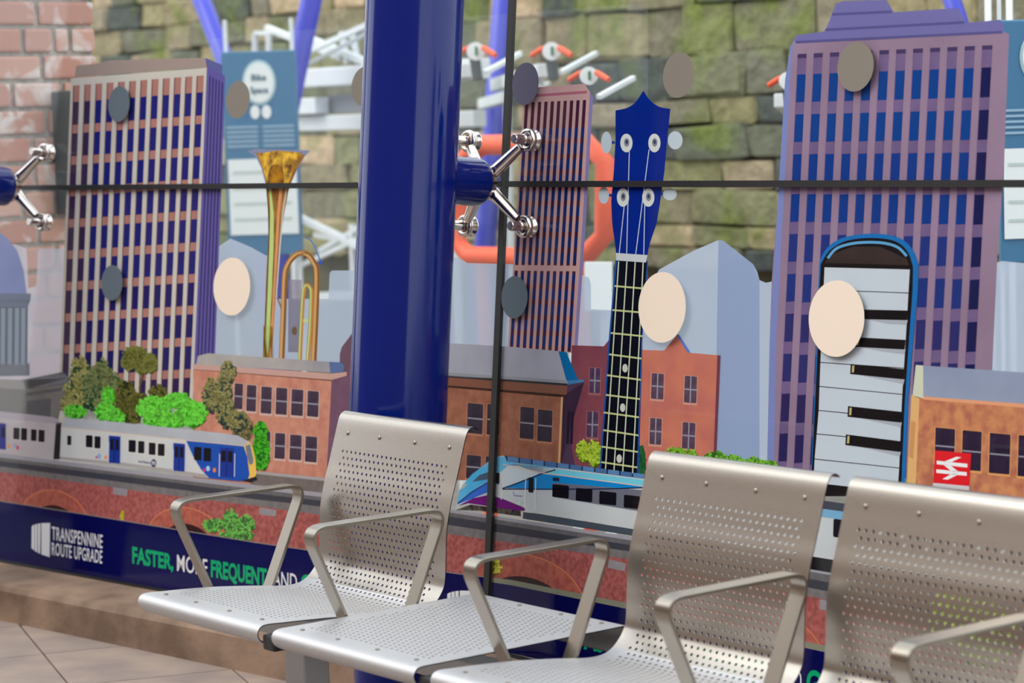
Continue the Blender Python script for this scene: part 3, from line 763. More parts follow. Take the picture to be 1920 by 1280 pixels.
# ---- ukulele neck
UB = pm((10, 38, 132), var=.08, scale=4)
uk = PR(20).poly(curve2([(1206, 170), (1219, 188), (1236, 200), (1257, 204)], 6) + [(1251, 262), (1246, 320), (1238, 377)] + curve2([(1231, 420), (1219, 455), (1214, 478), (1213, 492)], 5) + [(1155, 488)] + curve2([(1155, 474), (1153, 455), (1148, 420), (1146, 377)], 5) + [(1151, 320), (1154, 262)] + curve2([(1154, 207), (1176, 202), (1192, 191), (1206, 170)], 6)[:-1]).build('ukulele_neck_print', UB); tag(uk, 'printed blue ukulele headstock and black fretboard', CATP)
PR(19).poly([(1154, 486), (1215, 490), (1204, 640), (1197, 888), (1124, 882), (1141, 640)]).build('neck_edge', pm((26, 80, 160)), uk)
PR(20).poly([(1157, 488), (1213, 492), (1202, 640), (1194, 888), (1127, 882), (1144, 640)]).build('fretboard', pm((14, 16, 24)), uk)
PR(22).poly([(1155, 474), (1214, 478), (1211, 492), (1155, 488)]).build('nut', pm((198, 202, 206)), uk)
for x0, y0, x1, y1 in ((1152, 536, 1211, 541), (1148, 581, 1208, 586), (1145, 624, 1205, 630), (1142, 664, 1203, 672), (1138, 703, 1202, 712), (1136, 740, 1200, 748), (1132, 773, 1198, 782), (1131, 806, 1197, 816), (1128, 837, 1196, 847), (1127, 866, 1195, 876)):
    PR(21).stroke([(x0, y0), (x1, y1)], 3.2).build('fret', pm((196, 202, 140)), uk)
for a, b in (((1160, 490), (1135, 882)), ((1175.5, 490), (1151, 884)), ((1191, 491), (1167.5, 886)), ((1206, 492), (1186, 888))):
    PR(22).stroke([a, b], 2.2).build('string', pm((206, 210, 186)), uk)
for a, b in (((1161, 475), (1171, 380)), ((1175, 475), (1180, 280)), ((1192, 476), (1217, 280)), ((1207, 477), (1209, 380))):
    PR(22).stroke([a, b], 1.6).build('string', pm((190, 200, 220)), uk)
for x, y in ((1174.5, 268), (1227, 268), (1168, 370), (1215.5, 370)):
    pg = PR(23).disc(x, y, 11.5, 17.5).build('tuning_peg', pm((206, 210, 206)), uk)
    PR(24).disc(x+.5, y-1, 5, 8).build('peg_centre', pm((128, 132, 146)), pg)
    PR(25).disc(x+.5, y-2, 2.5, 4).build('peg_post', pm((60, 64, 90)), pg)
for x, y, rx, ry, l in ((1137, 267, 10, 20.5, 1), (1266, 263, 14, 17, 0), (1132, 366, 10, 16, 1), (1256, 364, 13, 11.5, 0)):
    PR(19).disc(x, y, rx, ry).build('tuning_knob', pm((186, 198, 208), var=.06, scale=10), uk)
    PR(18).stroke([(x, y), (x+(16 if l else -16), y)], 5).build('knob_shaft', pm((40, 60, 130)), uk)
for x, y in ((1172, 690), (1167.5, 764), (1161, 859.5)): PR(23).disc(x, y, 5, 8).build('position_dot', pm((206, 204, 198)), uk)

# ---- foliage: jagged clumps of leaf dabs
def foliage(blobs, tones, layer, label, trunk=None, n=60, dab=4.0, name='tree_print'):
    """blobs: (x, y, rx, ry) ellipses of the crown, tones dark to light"""
    root = PR(layer)
    for x, y, rx, ry in blobs:
        root.poly([(x+rx*math.cos(2*math.pi*k/22)*random.uniform(.82, 1.08), y+ry*math.sin(2*math.pi*k/22)*random.uniform(.82, 1.08)) for k in range(22)])
    r = root.build(name, pm(tones[0]), None)
    tag(r, label, CATP)
    if trunk: PR(layer).stroke(trunk, [4]*len(trunk)).build('trunk', pm((92, 76, 62)), r)
    for j, c in enumerate(tones[1:]):
        p = PR(layer+.2*(1+j))
        for x, y, rx, ry in blobs:
            cnt = int(n*rx*ry/420)+6
            for _ in range(cnt):
                a = random.uniform(0, 6.283); q = math.sqrt(random.random())*.98
                cx = x+rx*q*math.cos(a)-rx*.05*j; cy = y+ry*q*math.sin(a)-ry*.12*j
                s = dab*random.uniform(.4, 1.0)
                p.poly([(cx+s*math.cos(2*math.pi*k/6+a)*random.uniform(.6, 1.2), cy+s*math.sin(2*math.pi*k/6+a)*random.uniform(.6, 1.2)) for k in range(6)])
        p.build('leaves', pm(c), r)
    return r
OLIVE = ((38, 48, 26), (74, 84, 38), (124, 126, 58), (172, 160, 96))
DARKG = ((28, 50, 44), (40, 76, 58), (72, 104, 70))
BRIGHT = ((44, 96, 30), (56, 150, 36), (86, 198, 44), (118, 224, 76))
LIME = ((70, 104, 24), (112, 156, 30), (160, 196, 44), (190, 214, 70))
foliage([(152, 705, 20, 30), (142, 745, 22, 30), (128, 760, 12, 22)], (DARKG[0], DARKG[1], (84, 104, 60), (176, 168, 104)), 17, 'printed dark green tree with yellowish top nearest the domed hall')
foliage([(192, 690, 13, 14), (196, 712, 20, 22), (180, 735, 24, 40), (215, 740, 18, 36)], DARKG+((134, 140, 88),), 17.9, 'printed dark bushy tree left of the tall crowned tree')
foliage([(255, 670, 24, 18), (242, 682, 14, 13), (284, 682, 11, 18), (268, 690, 16, 12)], OLIVE[:3]+((120, 122, 60),), 18.8, 'printed tall tree with bare trunk and round olive crown', trunk=[(270, 695), (262, 725), (262, 760)])
foliage([(236, 748, 20, 34), (248, 772, 22, 26), (296, 740, 17, 18), (266, 756, 16, 18)], ((36, 42, 26), (66, 72, 34), (112, 110, 50)), 19.7, 'printed brownish olive shrub under the tall crowned tree')
foliage([(143, 772, 21, 13)], BRIGHT, 21.5, 'small bright green printed bush nearest the domed hall', name='bush_print')
foliage([(203, 745, 12, 18), (200, 775, 20, 18), (222, 782, 14, 12)], BRIGHT, 22.3, 'pointed bright green printed bush, second from the domed hall', name='bush_print')
foliage([(290, 768, 32, 22), (335, 752, 24, 14), (360, 778, 30, 24), (310, 790, 40, 14)], BRIGHT, 23.1, 'widest bright green printed bush behind the white and blue train', name='bush_print', n=90)
foliage([(428, 700, 15, 20), (418, 735, 18, 26), (424, 775, 18, 30), (396, 745, 16, 30), (446, 790, 20, 18)], ((34, 48, 52), (46, 66, 66), (84, 92, 66), (150, 144, 92)), 20.6, 'tall dark blue green printed tree before the red brick hall')
foliage([(489, 812, 13, 22), (490, 850, 17, 34)], ((30, 84, 30), (44, 132, 34), (76, 184, 44)), 21.5, 'bright green cone shaped printed tree just beyond the nose of the left train')
foliage([(462, 805, 14, 20), (448, 812, 12, 16)], ((60, 60, 44), (96, 92, 60), (140, 130, 88)), 19.7, 'small brown printed tree above the nose of the left train')
foliage([(1096, 848, 14, 20), (1115, 852, 14, 24)], LIME, 18, 'lime green printed bush left of the fretboard', name='bush_print')
foliage([(1203, 862, 8, 28)], ((22, 74, 48), (34, 104, 56)), 17, 'dark green printed tree hidden behind the fretboard')
foliage([(1268, 852, 22, 12), (1296, 856, 14, 12)], LIME[:1]+((96, 158, 40), (134, 190, 60)), 18, 'green printed bush before the orange red house', name='bush_print')
foliage([(1340, 860, 22, 14), (1372, 866, 24, 12), (1412, 870, 22, 12), (1442, 872, 16, 10)], ((52, 96, 34), (84, 148, 44), (126, 186, 64)), 18.9, 'long low green printed hedge beside the orange red house', name='bush_print')

# ---- viaduct under both trains
def yl(P, x):
    for a, b in zip(P, P[1:]):
        if a[0] <= x <= b[0]: return a[1]+(b[1]-a[1])*(x-a[0])/(b[0]-a[0])
    a, b = (P[0], P[1]) if x < P[0][0] else (P[-2], P[-1]); return a[1]+(b[1]-a[1])*(x-a[0])/(b[0]-a[0])
XS = [-90, 0, 150, 300, 480, 600, 720, 850, 920, 1020, 1185, 1350, 1530, 1700, 1990]
L0 = [(0, 849), (300, 887), (480, 909), (600, 923), (855, 956), (1185, 1006), (1530, 1066)]
L1 = [(0, 857), (300, 895), (480, 917), (600, 931), (855, 962), (1185, 1013), (1530, 1073)]
L2 = [(0, 864), (300, 901), (480, 925), (600, 938), (855, 970), (1185, 1022), (1530, 1087)]
L3 = [(0, 874), (300, 913), (480, 936), (600, 949), (855, 986), (1185, 1034), (1530, 1104)]
L4 = [(0, 884), (300, 926), (480, 948), (600, 965), (855, 1003), (1185, 1049), (1530, 1120)]
BT = [(0, 938), (140, 960), (480, 1016), (598, 1033), (847, 1073), (960, 1087), (1175, 1130), (1515, 1204), (1547, 1210)]
def band(layer, A, B):
    p = PR(layer)
    for a, b in zip(XS, XS[1:]): p.poly([(a, yl(A, a)), (b, yl(A, b)), (b, yl(B, b)), (a, yl(B, a))])
    return p
vi = band(20, L4, [(x, y+6) for x, y in BT]).build('viaduct_print', pm((180, 102, 98), c2=(146, 78, 76), scale=70)); tag(vi, 'printed red viaduct with grey parapet under both trains', CATP)
band(22, L0, L1).build('parapet_cap', pm((160, 156, 166)), vi)
band(21, L1, L2).build('parapet', pm((106, 102, 106), var=.1, scale=40), vi)
band(21, L2, L3).build('parapet_shadow', pm((66, 66, 76)), vi)
band(21, L3, L4).build('parapet_band', pm((120, 114, 116), var=.12, scale=40), vi)
PR(19).poly([(470, 884), (612, 898), (700, 909), (700, 940), (470, 912)]).build('rear_parapet', pm((116, 106, 104), var=.1, scale=40), vi)
PR(20).poly([(470, 882), (612, 896), (700, 907), (700, 911), (470, 887)]).build('rear_parapet_cap', pm((168, 162, 166)), vi)
for q in ([(212, 913), (239, 917), (238, 930), (212, 926)], [(487, 951), (518, 956), (517, 968), (486, 964)], [(1141, 1048), (1174, 1056), (1171, 1071), (1140, 1064)], [(1537, 1123), (1562, 1128), (1561, 1146), (1536, 1142)]):
    PR(24).poly(q).build('plaque', pm((150, 144, 150), var=.1, scale=30), vi)
def arch(cx, cy, rx, ry, irx, iry, cut):
    o_ = [(cx+rx*math.cos(a), cy-ry*math.sin(a)+.15*rx*math.cos(a)) for a in [math.pi*k/20 for k in range(21)]]
    i_ = [(cx+irx*math.cos(a), cy-iry*math.sin(a)+.15*irx*math.cos(a)) for a in [math.pi*k/20 for k in range(21)]]
    ring = PR(22).poly(o_ + i_[::-1]).build('arch_ring', pm((186, 104, 88), c2=(160, 84, 76), scale=50), vi)
    PR(23).stroke(o_, 2.2).build('arch_edge', pm((214, 124, 88)), ring)
    PR(22).poly(i_).build('arch_opening', pm((54, 30, 36)), ring)
arch(103, 985, 66, 66, 42, 38, 0); arch(352, 1022, 78, 70, 48, 40, 0); arch(985, 1125, 112, 86, 70, 44, 0)
arch(1420, 1230, 128, 96, 80, 52, 0); arch(700, 1080, 92, 78, 58, 44, 0)
for q, tones, lb in (([(400, 985, 20, 14), (432, 978, 16, 22), (460, 985, 18, 18), (444, 1004, 34, 10)], ((70, 92, 58), (76, 150, 70), (120, 196, 90)), 'green printed shrubs growing above the banner beside the first armrest'),
                     ([(229, 966, 4, 8)], ((170, 160, 40), (206, 196, 60)), 'tiny yellow printed bush above the banner near the left arch'),
                     ([(930, 1062, 11, 17)], ((96, 96, 30), (186, 176, 50), (214, 204, 80)), 'yellow green printed bush against the upright glass joint'),
                     ([(1790, 1165, 46, 50), (1850, 1200, 60, 60)], LIME, 'yellow green printed bush seen through the holes of the last seat')):
    foliage(q, tones, 25, lb, name='bush_print', dab=3.2)

# ---- white and blue commuter train
TB = pm((206, 206, 208), var=.04, scale=6)
tn = PR(24).poly([(112, 861), (114, 806), (118, 789), (126, 784), (200, 789), (410, 811), (446, 816), (462, 825), (471, 832), (478, 860), (481, 888), (476, 897), (450, 902), (410, 898), (325, 886), (225, 872), (155, 866)]).build('train_print', TB); tag(tn, 'printed white and blue commuter train on the left of the viaduct', CATP)
PR(25).poly([(116, 800), (118, 789), (126, 784), (200, 789), (410, 811), (446, 816), (462, 825), (466, 832), (457, 835), (345, 824), (225, 812)]).build('roof', pm((178, 180, 190), var=.05, scale=10), tn)
PR(26).stroke([(120, 801), (225, 812), (345, 825), (456, 836)], 1.6).build('cantrail_line', pm((226, 200, 178)), tn)
PR(25).poly([(112, 861), (112, 856), (225, 866), (325, 880), (385, 889), (392, 897), (325, 887), (225, 872)]).build('skirt', pm((170, 164, 164)), tn)
PR(26).poly([(349, 826), (457, 836), (464, 858), (468, 890), (465, 897), (450, 902), (410, 898), (392, 896), (377, 880), (362, 855)]).build('blue_cab_side', pm((32, 82, 178)), tn)
PR(26).poly([(457, 836), (466, 829), (473, 836), (479, 862), (481, 888), (476, 896), (466, 897), (468, 888), (463, 858)]).build('nose', pm((236, 192, 92)), tn)
PR(27).poly([(460, 836), (469, 832), (475, 862), (474, 869), (468, 871), (464, 858)]).build('windscreen', pm((116, 124, 146)), tn)
PR(26).poly([(452, 901), (480, 893), (483, 899), (470, 904)]).build('coupler', pm((40, 40, 50)), tn)
DW = (30, 28, 36)
for x0, y0, x1, y1 in ((126, 816, 134, 834), (161, 815, 174, 838), (177, 817, 189, 840), (241, 824, 255, 847), (259, 826, 271, 849), (279, 829, 292, 852), (296, 831, 309, 854)):
    f = PR(26).rect(x0-1.3, y0-1.3, x1+1.3, y1+1.6, .08, .02).build('window', pm((226, 224, 222)), tn)
    PR(27).rect(x0, y0, x1, y1, .08, .02, r=1.2).build('pane', pm(DW), f)
for x0, y0, x1, y1 in ((364, 837, 378, 862), (382, 839, 396, 864)):
    PR(28).rect(x0, y0, x1, y1, .08, .02, r=1.5).build('window', pm((24, 24, 34)), tn)
for x0, y0, x1, y1 in ((204, 816, 226, 867), (325, 830, 347, 882), (412, 838, 439, 893)):
    d = PR(28).rect(x0, y0, x1, y1, .09, .02).build('door', pm((34, 58, 150)), tn)
    m_ = (x0+x1)/2
    PR(29).rect(x0+3, y0+6, m_-2, y0+27, .09, .02, r=1).build('door_window', pm(DW), d)
    PR(29).rect(m_+2, y0+7, x1-3, y0+28, .09, .02, r=1).build('door_window', pm(DW), d)
    PR(29).rect(m_-.7, y0+2, m_+.7, y1, .09, .02).build('door_gap', pm((20, 30, 90)), d)
    for xx in (x0-1, x1+.5): PR(29).rect(xx, y0+12, xx+1.6, y1, .09, .02).build('handrail', pm((206, 210, 226)), d)
for x, y, r, c in ((181, 857, 2.2, (206, 60, 130)), (186, 855, 4, (126, 176, 220)), (198, 857, 3, (232, 150, 80)), (383, 881, 2.8, (206, 60, 130)), (390, 878, 4.2, (170, 210, 240)), (402, 881, 3.6, (232, 130, 74))):
    PR(28).disc(x, y, r*.85, r*1.2, 14).build('coloured_spot', pm(c), tn)
lg_ = PR(28).disc(288, 868, 5, 7.4).build('logo_disc', pm((34, 38, 90)), tn)
lettering('n', [(285.4, 861.5), (290.8, 862), (290.8, 871.5), (285.4, 871)], pm((226, 226, 230)), lg_, 29, bold=.02)
lettering('northern', [(259, 861), (282, 864), (282, 870), (259, 867)], pm((70, 74, 130)), tn, 28, bold=.01)
tc_ = PR(24).poly([(-90, 760), (0, 771), (60, 777), (100, 782), (110, 786), (114, 798), (106, 862), (100, 861), (0, 849), (-90, 838)]).build('train_print', pm((186, 176, 182), var=.05, scale=6)); tag(tc_, 'printed grey rear carriage of the train at the left edge', CATP)
PR(25).poly([(-90, 760), (0, 771), (60, 777), (100, 782), (110, 786), (112, 795), (60, 790), (0, 784), (-90, 773)]).build('roof', pm((170, 160, 172)), tc_)
for x0, y0, x1, y1 in ((25, 801, 37, 823), (39.5, 802, 51, 825), (58, 804, 69, 826), (72, 805, 84, 828)):
    f = PR(26).rect(x0-1.2, y0-1.2, x1+1.2, y1+1.5, .08, .02).build('window', pm((206, 196, 200)), tc_)
    PR(27).rect(x0, y0, x1, y1, .08, .02, r=1.2).build('pane', pm(DW), f)
d = PR(26).poly([(-14, 791), (11, 794), (11, 843), (-14, 840)]).build('door', pm((52, 56, 140)), tc_)
PR(27).rect(3, 800, 9, 820, .08, .02).build('door_window', pm(DW), d)
for x, y, c in ((17, 836, (226, 150, 100)), (28, 835, (150, 160, 210)), (33, 839, (206, 70, 110))): PR(27).disc(x, y, 2.8, 4, 14).build('coloured_spot', pm(c), tc_)
PR(25).poly([(105, 792), (115, 792), (112, 861), (100, 861)]).build('gangway', pm((36, 36, 44)), tc_)

# ---- blue and silver express train
def ex(x, y): return (840+x/4.2658, 840+y/4.2667)
def EX(P): return [ex(*p) for p in P]
et = PR(24).poly(EX([(62, 490), (72, 450), (90, 340), (130, 280), (190, 210), (270, 150), (330, 100), (375, 70), (440, 60)]) + [(1210, 893), (1400, 920), (1550, 944), (1750, 975), (1990, 1012), (1990, 1130), (1750, 1085), (1550, 1048), (1350, 1016), (1189, 992), (1004, 961), (983, 957)] + EX([(560, 530), (250, 490)])).build('train_print', pm((206, 210, 214), c2=(188, 190, 194), scale=2)); tag(et, 'printed blue and silver express train with pointed purple nose', CATP)
PR(25).poly(EX([(72, 450), (90, 340), (130, 280), (190, 210), (270, 150), (375, 70), (470, 66), (700, 110), (880, 165), (735, 205), (560, 140), (480, 140), (420, 190), (335, 255), (180, 350)])).build('nose_side', pm((74, 170, 220), c2=(130, 196, 228), scale=5), et)
PR(26).poly(EX([(72, 450), (180, 350), (330, 262), (335, 345), (200, 400)])).build('nose_side', pm((56, 108, 206)), et)
PR(27).poly(EX([(195, 268), (250, 215), (340, 185), (340, 245)])).build('cab_window', pm((72, 92, 116)), et)
PR(27).poly(EX([(115, 290), (160, 285), (120, 325), (100, 330)])).build('headlamp', pm((176, 180, 184)), et)
PR(27).poly(EX([(78, 462), (200, 400), (330, 372), (440, 405), (615, 478), (612, 502), (470, 490), (300, 460), (160, 440)])).build('purple_stripe', pm((112, 28, 120)), et)
PR(25).poly(EX([(420, 195), (480, 140), (560, 122), (745, 150), (890, 168), (735, 205), (560, 275), (435, 320)])).build('white_shoulder', pm((204, 214, 222)), et)
PR(26).poly(EX([(440, 318), (640, 240), (860, 172), (1560, 262)]) + [(1210, 902), (1208, 914)] + EX([(1230, 325), (800, 325)])).build('blue_side', pm((24, 136, 208)), et)
PR(27).poly(EX([(735, 205), (880, 168), (1565, 255), (1565, 300), (1000, 230)])).build('light_blue_cantrail', pm((116, 204, 226)), et)
PR(28).stroke(EX([(440, 130), (740, 195), (1565, 305)]), 1.8).build('pink_line', pm((232, 196, 186)), et)
PR(28).stroke(EX([(435, 322), (560, 278), (735, 208), (860, 172)]), 2.2).build('dark_line', pm((26, 36, 70)), et)
PR(28).stroke(EX([(435, 326), (800, 328), (1230, 326), (1560, 316)]), 2).build('dark_line', pm((26, 36, 70)), et)
PR(28).stroke(EX([(78, 440), (180, 358), (335, 262)]), 2).build('dark_line', pm((36, 60, 120)), et)
for k in range(11):
    a = .09*k; P0 = (950, 855); P1 = (1212, 889)
    PR(28).poly([lerp2(P0, P1, a+.006), lerp2(P0, P1, min(1, a+.084)), (lerp2(P0, P1, min(1, a+.084))[0], lerp2(P0, P1, min(1, a+.084))[1]+9), (lerp2(P0, P1, a+.006)[0], lerp2(P0, P1, a+.006)[1]+9)]).build('roof_unit', pm(((92, 134, 184), (76, 112, 162))[k % 2]), et)
PR(27).poly(EX([(450, 55), (470, 62), (1585, 215), (1585, 245), (470, 105)])).build('roof_shadow', pm((48, 60, 92)), et)
PR(27).poly(EX([(833, 275), (1560, 335)]) + [(1198, 958)] + EX([(835, 388)])).build('window_band', pm((112, 112, 128)), et)
for x0, y0, x1, y1 in ((1036, 907, 1067, 931), (1080, 914, 1111, 938), (1124, 920, 1156, 944), (1170, 927, 1200, 951)):
    PR(28).rect(x0, y0, x1, y1, .11, .03, r=2.5).build('window', pm((22, 20, 26)), et)
PR(28).poly(EX([(838, 232), (890, 236), (890, 264), (838, 260)])).build('vent', pm((40, 44, 66)), et)
for q in ((645, 232, 685, 352), (385, 195, 412, 285)):
    PR(29).rect(ex(q[0], 0)[0], ex(0, q[1])[1], ex(q[2], 0)[0], ex(0, q[3])[1], .1, .02, r=2).build('door_window', pm((24, 26, 34)), et)
for P in ([(702, 240), (695, 500)], [(622, 240), (612, 480)], [(372, 190), (365, 380)], [(432, 330), (425, 410)]): PR(29).stroke(EX(P), 1.3).build('door_line', pm((236, 238, 240)), et)
PR(28).poly(EX([(64, 495), (180, 450), (330, 470), (580, 500), (585, 545), (470, 530), (250, 500)])).build('bogie', pm((38, 34, 40), c2=(96, 86, 80), scale=60), et)
PR(28).poly(EX([(70, 470), (150, 445), (200, 460), (180, 495), (64, 490)])).build('nose_skirt', pm((190, 188, 184)), et)
PR(28).poly(EX([(600, 510), (700, 520), (1500, 650)]) + [(1350, 1014), (1350, 1030), (1186, 1004), (980, 972)]).build('underframe', pm((72, 80, 92)), et)
PR(29).poly(EX([(555, 430), (585, 432), (583, 455), (553, 452)])).build('notice', pm((206, 224, 206)), et)
PR(29).stroke(EX([(522, 350), (530, 378), (590, 384)]), 1.4).build('lettering', pm((96, 110, 180)), et)
PR(26).poly([(1290, 917), (1990, 1018), (1990, 1034), (1290, 932)]).build('blue_side', pm((120, 170, 206)), et)
PR(27).poly([(1290, 903), (1990, 1000), (1990, 1016), (1290, 918)]).build('roof_shadow', pm((70, 74, 86)), et)
for k in range(8):
    x = 1563+k*46
    if x < 1960: PR(28).rect(x, 972+(x-1563)*.15, x+34, 1006+(x-1563)*.15, .14, .03, r=3).build('window', pm((24, 24, 34)), et)
PR(26).poly([(1480, 1036), (1990, 1118), (1990, 1146), (1480, 1060)]).build('underframe', pm((30, 28, 32)), et)

# ---- navy banner along the foot of the glass, one per pane
NAVY = pm((11, 13, 78)); WHT = pm((232, 230, 236)); GRN = pm((14, 168, 110))
def BANBOT(x): return yl([(0, 1056), (287, 1106), (920, 1216), (1990, 1450)], x)
p = PR(30)
for a, b in ((-90, 140), (140, 480), (480, 600), (600, 850), (850, 914)): p.poly([(a, yl(BT, a)), (b, yl(BT, b)), (b, BANBOT(b)), (a, BANBOT(a))])
bn = p.build('banner_print', NAVY); tag(bn, 'navy printed banner on the left pane with white and green lettering', 'banner')
p = PR(31)
for a, b in ((-90, 140), (140, 480), (480, 600), (600, 850), (850, 914)): p.poly([(a, yl(BT, a)), (b, yl(BT, b)), (b, yl(BT, b)+1.6), (a, yl(BT, a)+1.6)])
p.build('top_edge', pm((150, 140, 130)), bn)
def logo(fn, parent):
    for P in ([(77.5, 980.5), (94, 980), (93, 1044), (77.5, 1039)], [(71, 981.5), (76, 981), (75, 1038), (71, 1035.5)], [(65.5, 983), (70, 982), (69.5, 1035), (65.5, 1032.5)], [(59.5, 986), (64.5, 983.2), (64.5, 1031.8), (59, 1027)]):
        fn(PR(31), P).build('logo_bar', WHT, parent)
logo(lambda p, P: p.poly(P), bn)
lettering('TRANSPENNINE', [(97, 987), (192.5, 1003), (192, 1027.5), (97, 1011)], WHT, bn, 31, bold=.012, space=1.06)
lettering('ROUTE UPGRADE', [(97, 1017), (192, 1032.5), (191.5, 1056), (97, 1039.5)], WHT, bn, 31, bold=.012, space=1.06)
lettering('FASTER,', [(248, 1025.5), (325, 1040.5), (325, 1067), (248, 1054.5)], GRN, bn, 31, bold=.035)
lettering('MORE', [(332, 1039.5), (389, 1049), (389, 1079), (332, 1069.5)], WHT, bn, 31, bold=.006)
lettering('FREQUENT', [(395.5, 1050.5), (500, 1067.5), (500, 1098), (395.5, 1080)], GRN, bn, 31, bold=.035)
lettering('AND', [(512, 1069), (557, 1076.5), (557, 1106.5), (512, 1098.5)], WHT, bn, 31, bold=.006)
lettering('G', [(564, 1077), (582, 1080), (582, 1110), (564, 1107)], GRN, bn, 31, bold=.035)
p = PR(30)
BRT = [(916, 1090), (960, 1097), (1175, 1141), (1515, 1216), (1547, 1222)]
for a, b in ((919, 960), (960, 1175), (1175, 1350), (1350, 1540), (1540, 1990)): p.poly([(a, yl(BRT, a)-2), (b, yl(BRT, b)-2), (b, BANBOT(b)), (a, BANBOT(a))])
bn2 = p.build('banner_print', NAVY); tag(bn2, 'navy printed banner on the right pane half hidden behind the bench', 'banner')
p = PR(31)
for a, b in ((919, 960), (960, 1175), (1175, 1350), (1350, 1540), (1540, 1990)): p.poly([(a, yl(BT, a)), (b, yl(BT, b)), (b, yl(BRT, b)), (a, yl(BRT, a))])
p.build('top_strip', pm((138, 138, 120)), bn2)
def word2(t, x0, x1, c, bold):
    def base(x): return 1212+(x-1082)*.203
    h0 = 40+(x0-1082)*.0085; h1 = 40+(x1-1082)*.0085
    lettering(t, [(x0, base(x0)-h0), (x1, base(x1)-h1), (x1, base(x1)), (x0, base(x0))], c, bn2, 31, bold=bold)
word2('FASTER,', 1082, 1193, GRN, .035); word2('MORE', 1206, 1288, WHT, 0); word2('FREQUENT', 1299, 1432, GRN, .035); word2('AND', 1448, 1503, WHT, 0); word2('G', 1512, 1538, GRN, .035)
def mv(P): return [(838+(x-59)*1.3, 1109+(y-983)*1.33+(x-59)*.06) for x, y in P]
# the same mark again at the start of the right pane's wording, left of the joint behind the seat
logo(lambda p, P: p.poly(mv(P)), bn)

# ------------------------------------------------------------------ round stickers on the inner face of the glass
def dot(u, v, r, c, label, dark):
    n, ex_ = (NR, XR) if u > ujoint(v) else (NL, XL)
    c0 = on_plane(u, v, JP - n*(GT+.0006), n)
    b = MB()
    for off in (0, -.0004):
        for k in range(48):
            a = 2*math.pi*k/48; b.v.append(c0 + n*off + ex_*(r*math.cos(a)) + UPL*(r*math.sin(a)))
    b.f = [tuple(range(48)), tuple(range(48, 96))[::-1]] + [(k, (k+1) % 48, 48+(k+1) % 48, 48+k) for k in range(48)]
    o = b.build('safety_dot', mat('dot_'+dark, c, rough=.6, spec=.2, gain=PG)); tag(o, label, 'sticker', 'round safety dots on the glass')
GREY, SLATE, CREAM, MAUVE = (122, 116, 106), (86, 98, 108), (226, 210, 192), (88, 86, 104)
dot(223, 195, .0577, SLATE, 'small slate dot in the upper part of the left tower', 'slate')
dot(446, 187, .0577, GREY, 'small grey dot just right of the top of the left tower', 'grey')
dot(684, 162, .0577, GREY, 'small grey dot peeking out left of the blue column', 'grey')
dot(985, 157, .0577, MAUVE, 'small dark dot beside the upright joint above the spider fitting', 'mauve')
dot(1272, 140.5, .0577, GREY, 'small grey dot beside the tip of the ukulele headstock', 'grey')
dot(1604, 125, .0577, GREY, 'small grey dot at the top of the wide right tower', 'grey')
dot(210, 530, .0577, SLATE, 'small slate dot in the middle of the left tower', 'slate')
dot(964.5, 557, .0577, SLATE, 'small slate dot overlapping the lower half of the middle tower', 'slate')
dot(434.5, 537, .0895, CREAM, 'large cream dot between the left tower and the trumpet', 'cream')
dot(1241, 576, .0895, CREAM, 'large cream dot right of the fretboard', 'cream')
dot(1568, 597, .0895, CREAM, 'large cream dot over the white keys', 'cream')
#OUTSIDE#
# ------------------------------------------------------------------ beyond the glass: stone wall
YS = 5.6
MOSS = bpy.data.materials.new('mossy_stone'); MOSS.use_nodes = True
_N = MOSS.node_tree; _b = _N.nodes['Principled BSDF']; _b.inputs['Roughness'].default_value = .9
_oi = _N.nodes.new('ShaderNodeObjectInfo'); _r1 = _N.nodes.new('ShaderNodeValToRGB'); _N.links.new(_oi.outputs['Random'], _r1.inputs[0])
_cr = _r1.color_ramp; _cr.elements[0].color = rgb((62, 70, 70)); _cr.elements[1].color = rgb((200, 176, 142))
for q, c in ((.22, (92, 98, 88)), (.42, (134, 134, 94)), (.6, (160, 146, 112)), (.8, (98, 104, 90))):
    e = _cr.elements.new(q); e.color = rgb(c)
_tc = _N.nodes.new('ShaderNodeNewGeometry')
_n1 = _N.nodes.new('ShaderNodeTexNoise'); _n1.inputs['Scale'].default_value = 2.6; _n1.inputs['Detail'].default_value = 6; _N.links.new(_tc.outputs['Position'], _n1.inputs['Vector'])
_r2 = _N.nodes.new('ShaderNodeValToRGB'); _N.links.new(_n1.outputs['Fac'], _r2.inputs[0]); _r2.color_ramp.elements[0].position = .52; _r2.color_ramp.elements[1].position = .74
_mx = _N.nodes.new('ShaderNodeMix'); _mx.data_type = 'RGBA'; _N.links.new(_r2.outputs[0], _mx.inputs[0]); _N.links.new(_r1.outputs[0], _mx.inputs[6]); _mx.inputs[7].default_value = rgb((110, 126, 48))
_n2 = _N.nodes.new('ShaderNodeTexNoise'); _n2.inputs['Scale'].default_value = 14; _n2.inputs['Detail'].default_value = 6; _N.links.new(_tc.outputs['Position'], _n2.inputs['Vector'])
_m2 = _N.nodes.new('ShaderNodeMix'); _m2.data_type = 'RGBA'; _m2.blend_type = 'OVERLAY'; _m2.inputs[0].default_value = .55; _N.links.new(_mx.outputs[2], _m2.inputs[6]); _N.links.new(_n2.outputs['Fac'], _m2.inputs[7])
_N.links.new(_m2.outputs[2], _b.inputs['Base Color'])
_bu = _N.nodes.new('ShaderNodeBump'); _bu.inputs['Distance'].default_value = .03; _N.links.new(_n2.outputs['Fac'], _bu.inputs['Height']); _N.links.new(_bu.outputs[0], _b.inputs['Normal'])
MORTAR = mat('dark_mortar', (88, 86, 62), rough=.95, var=.2, scale=8)
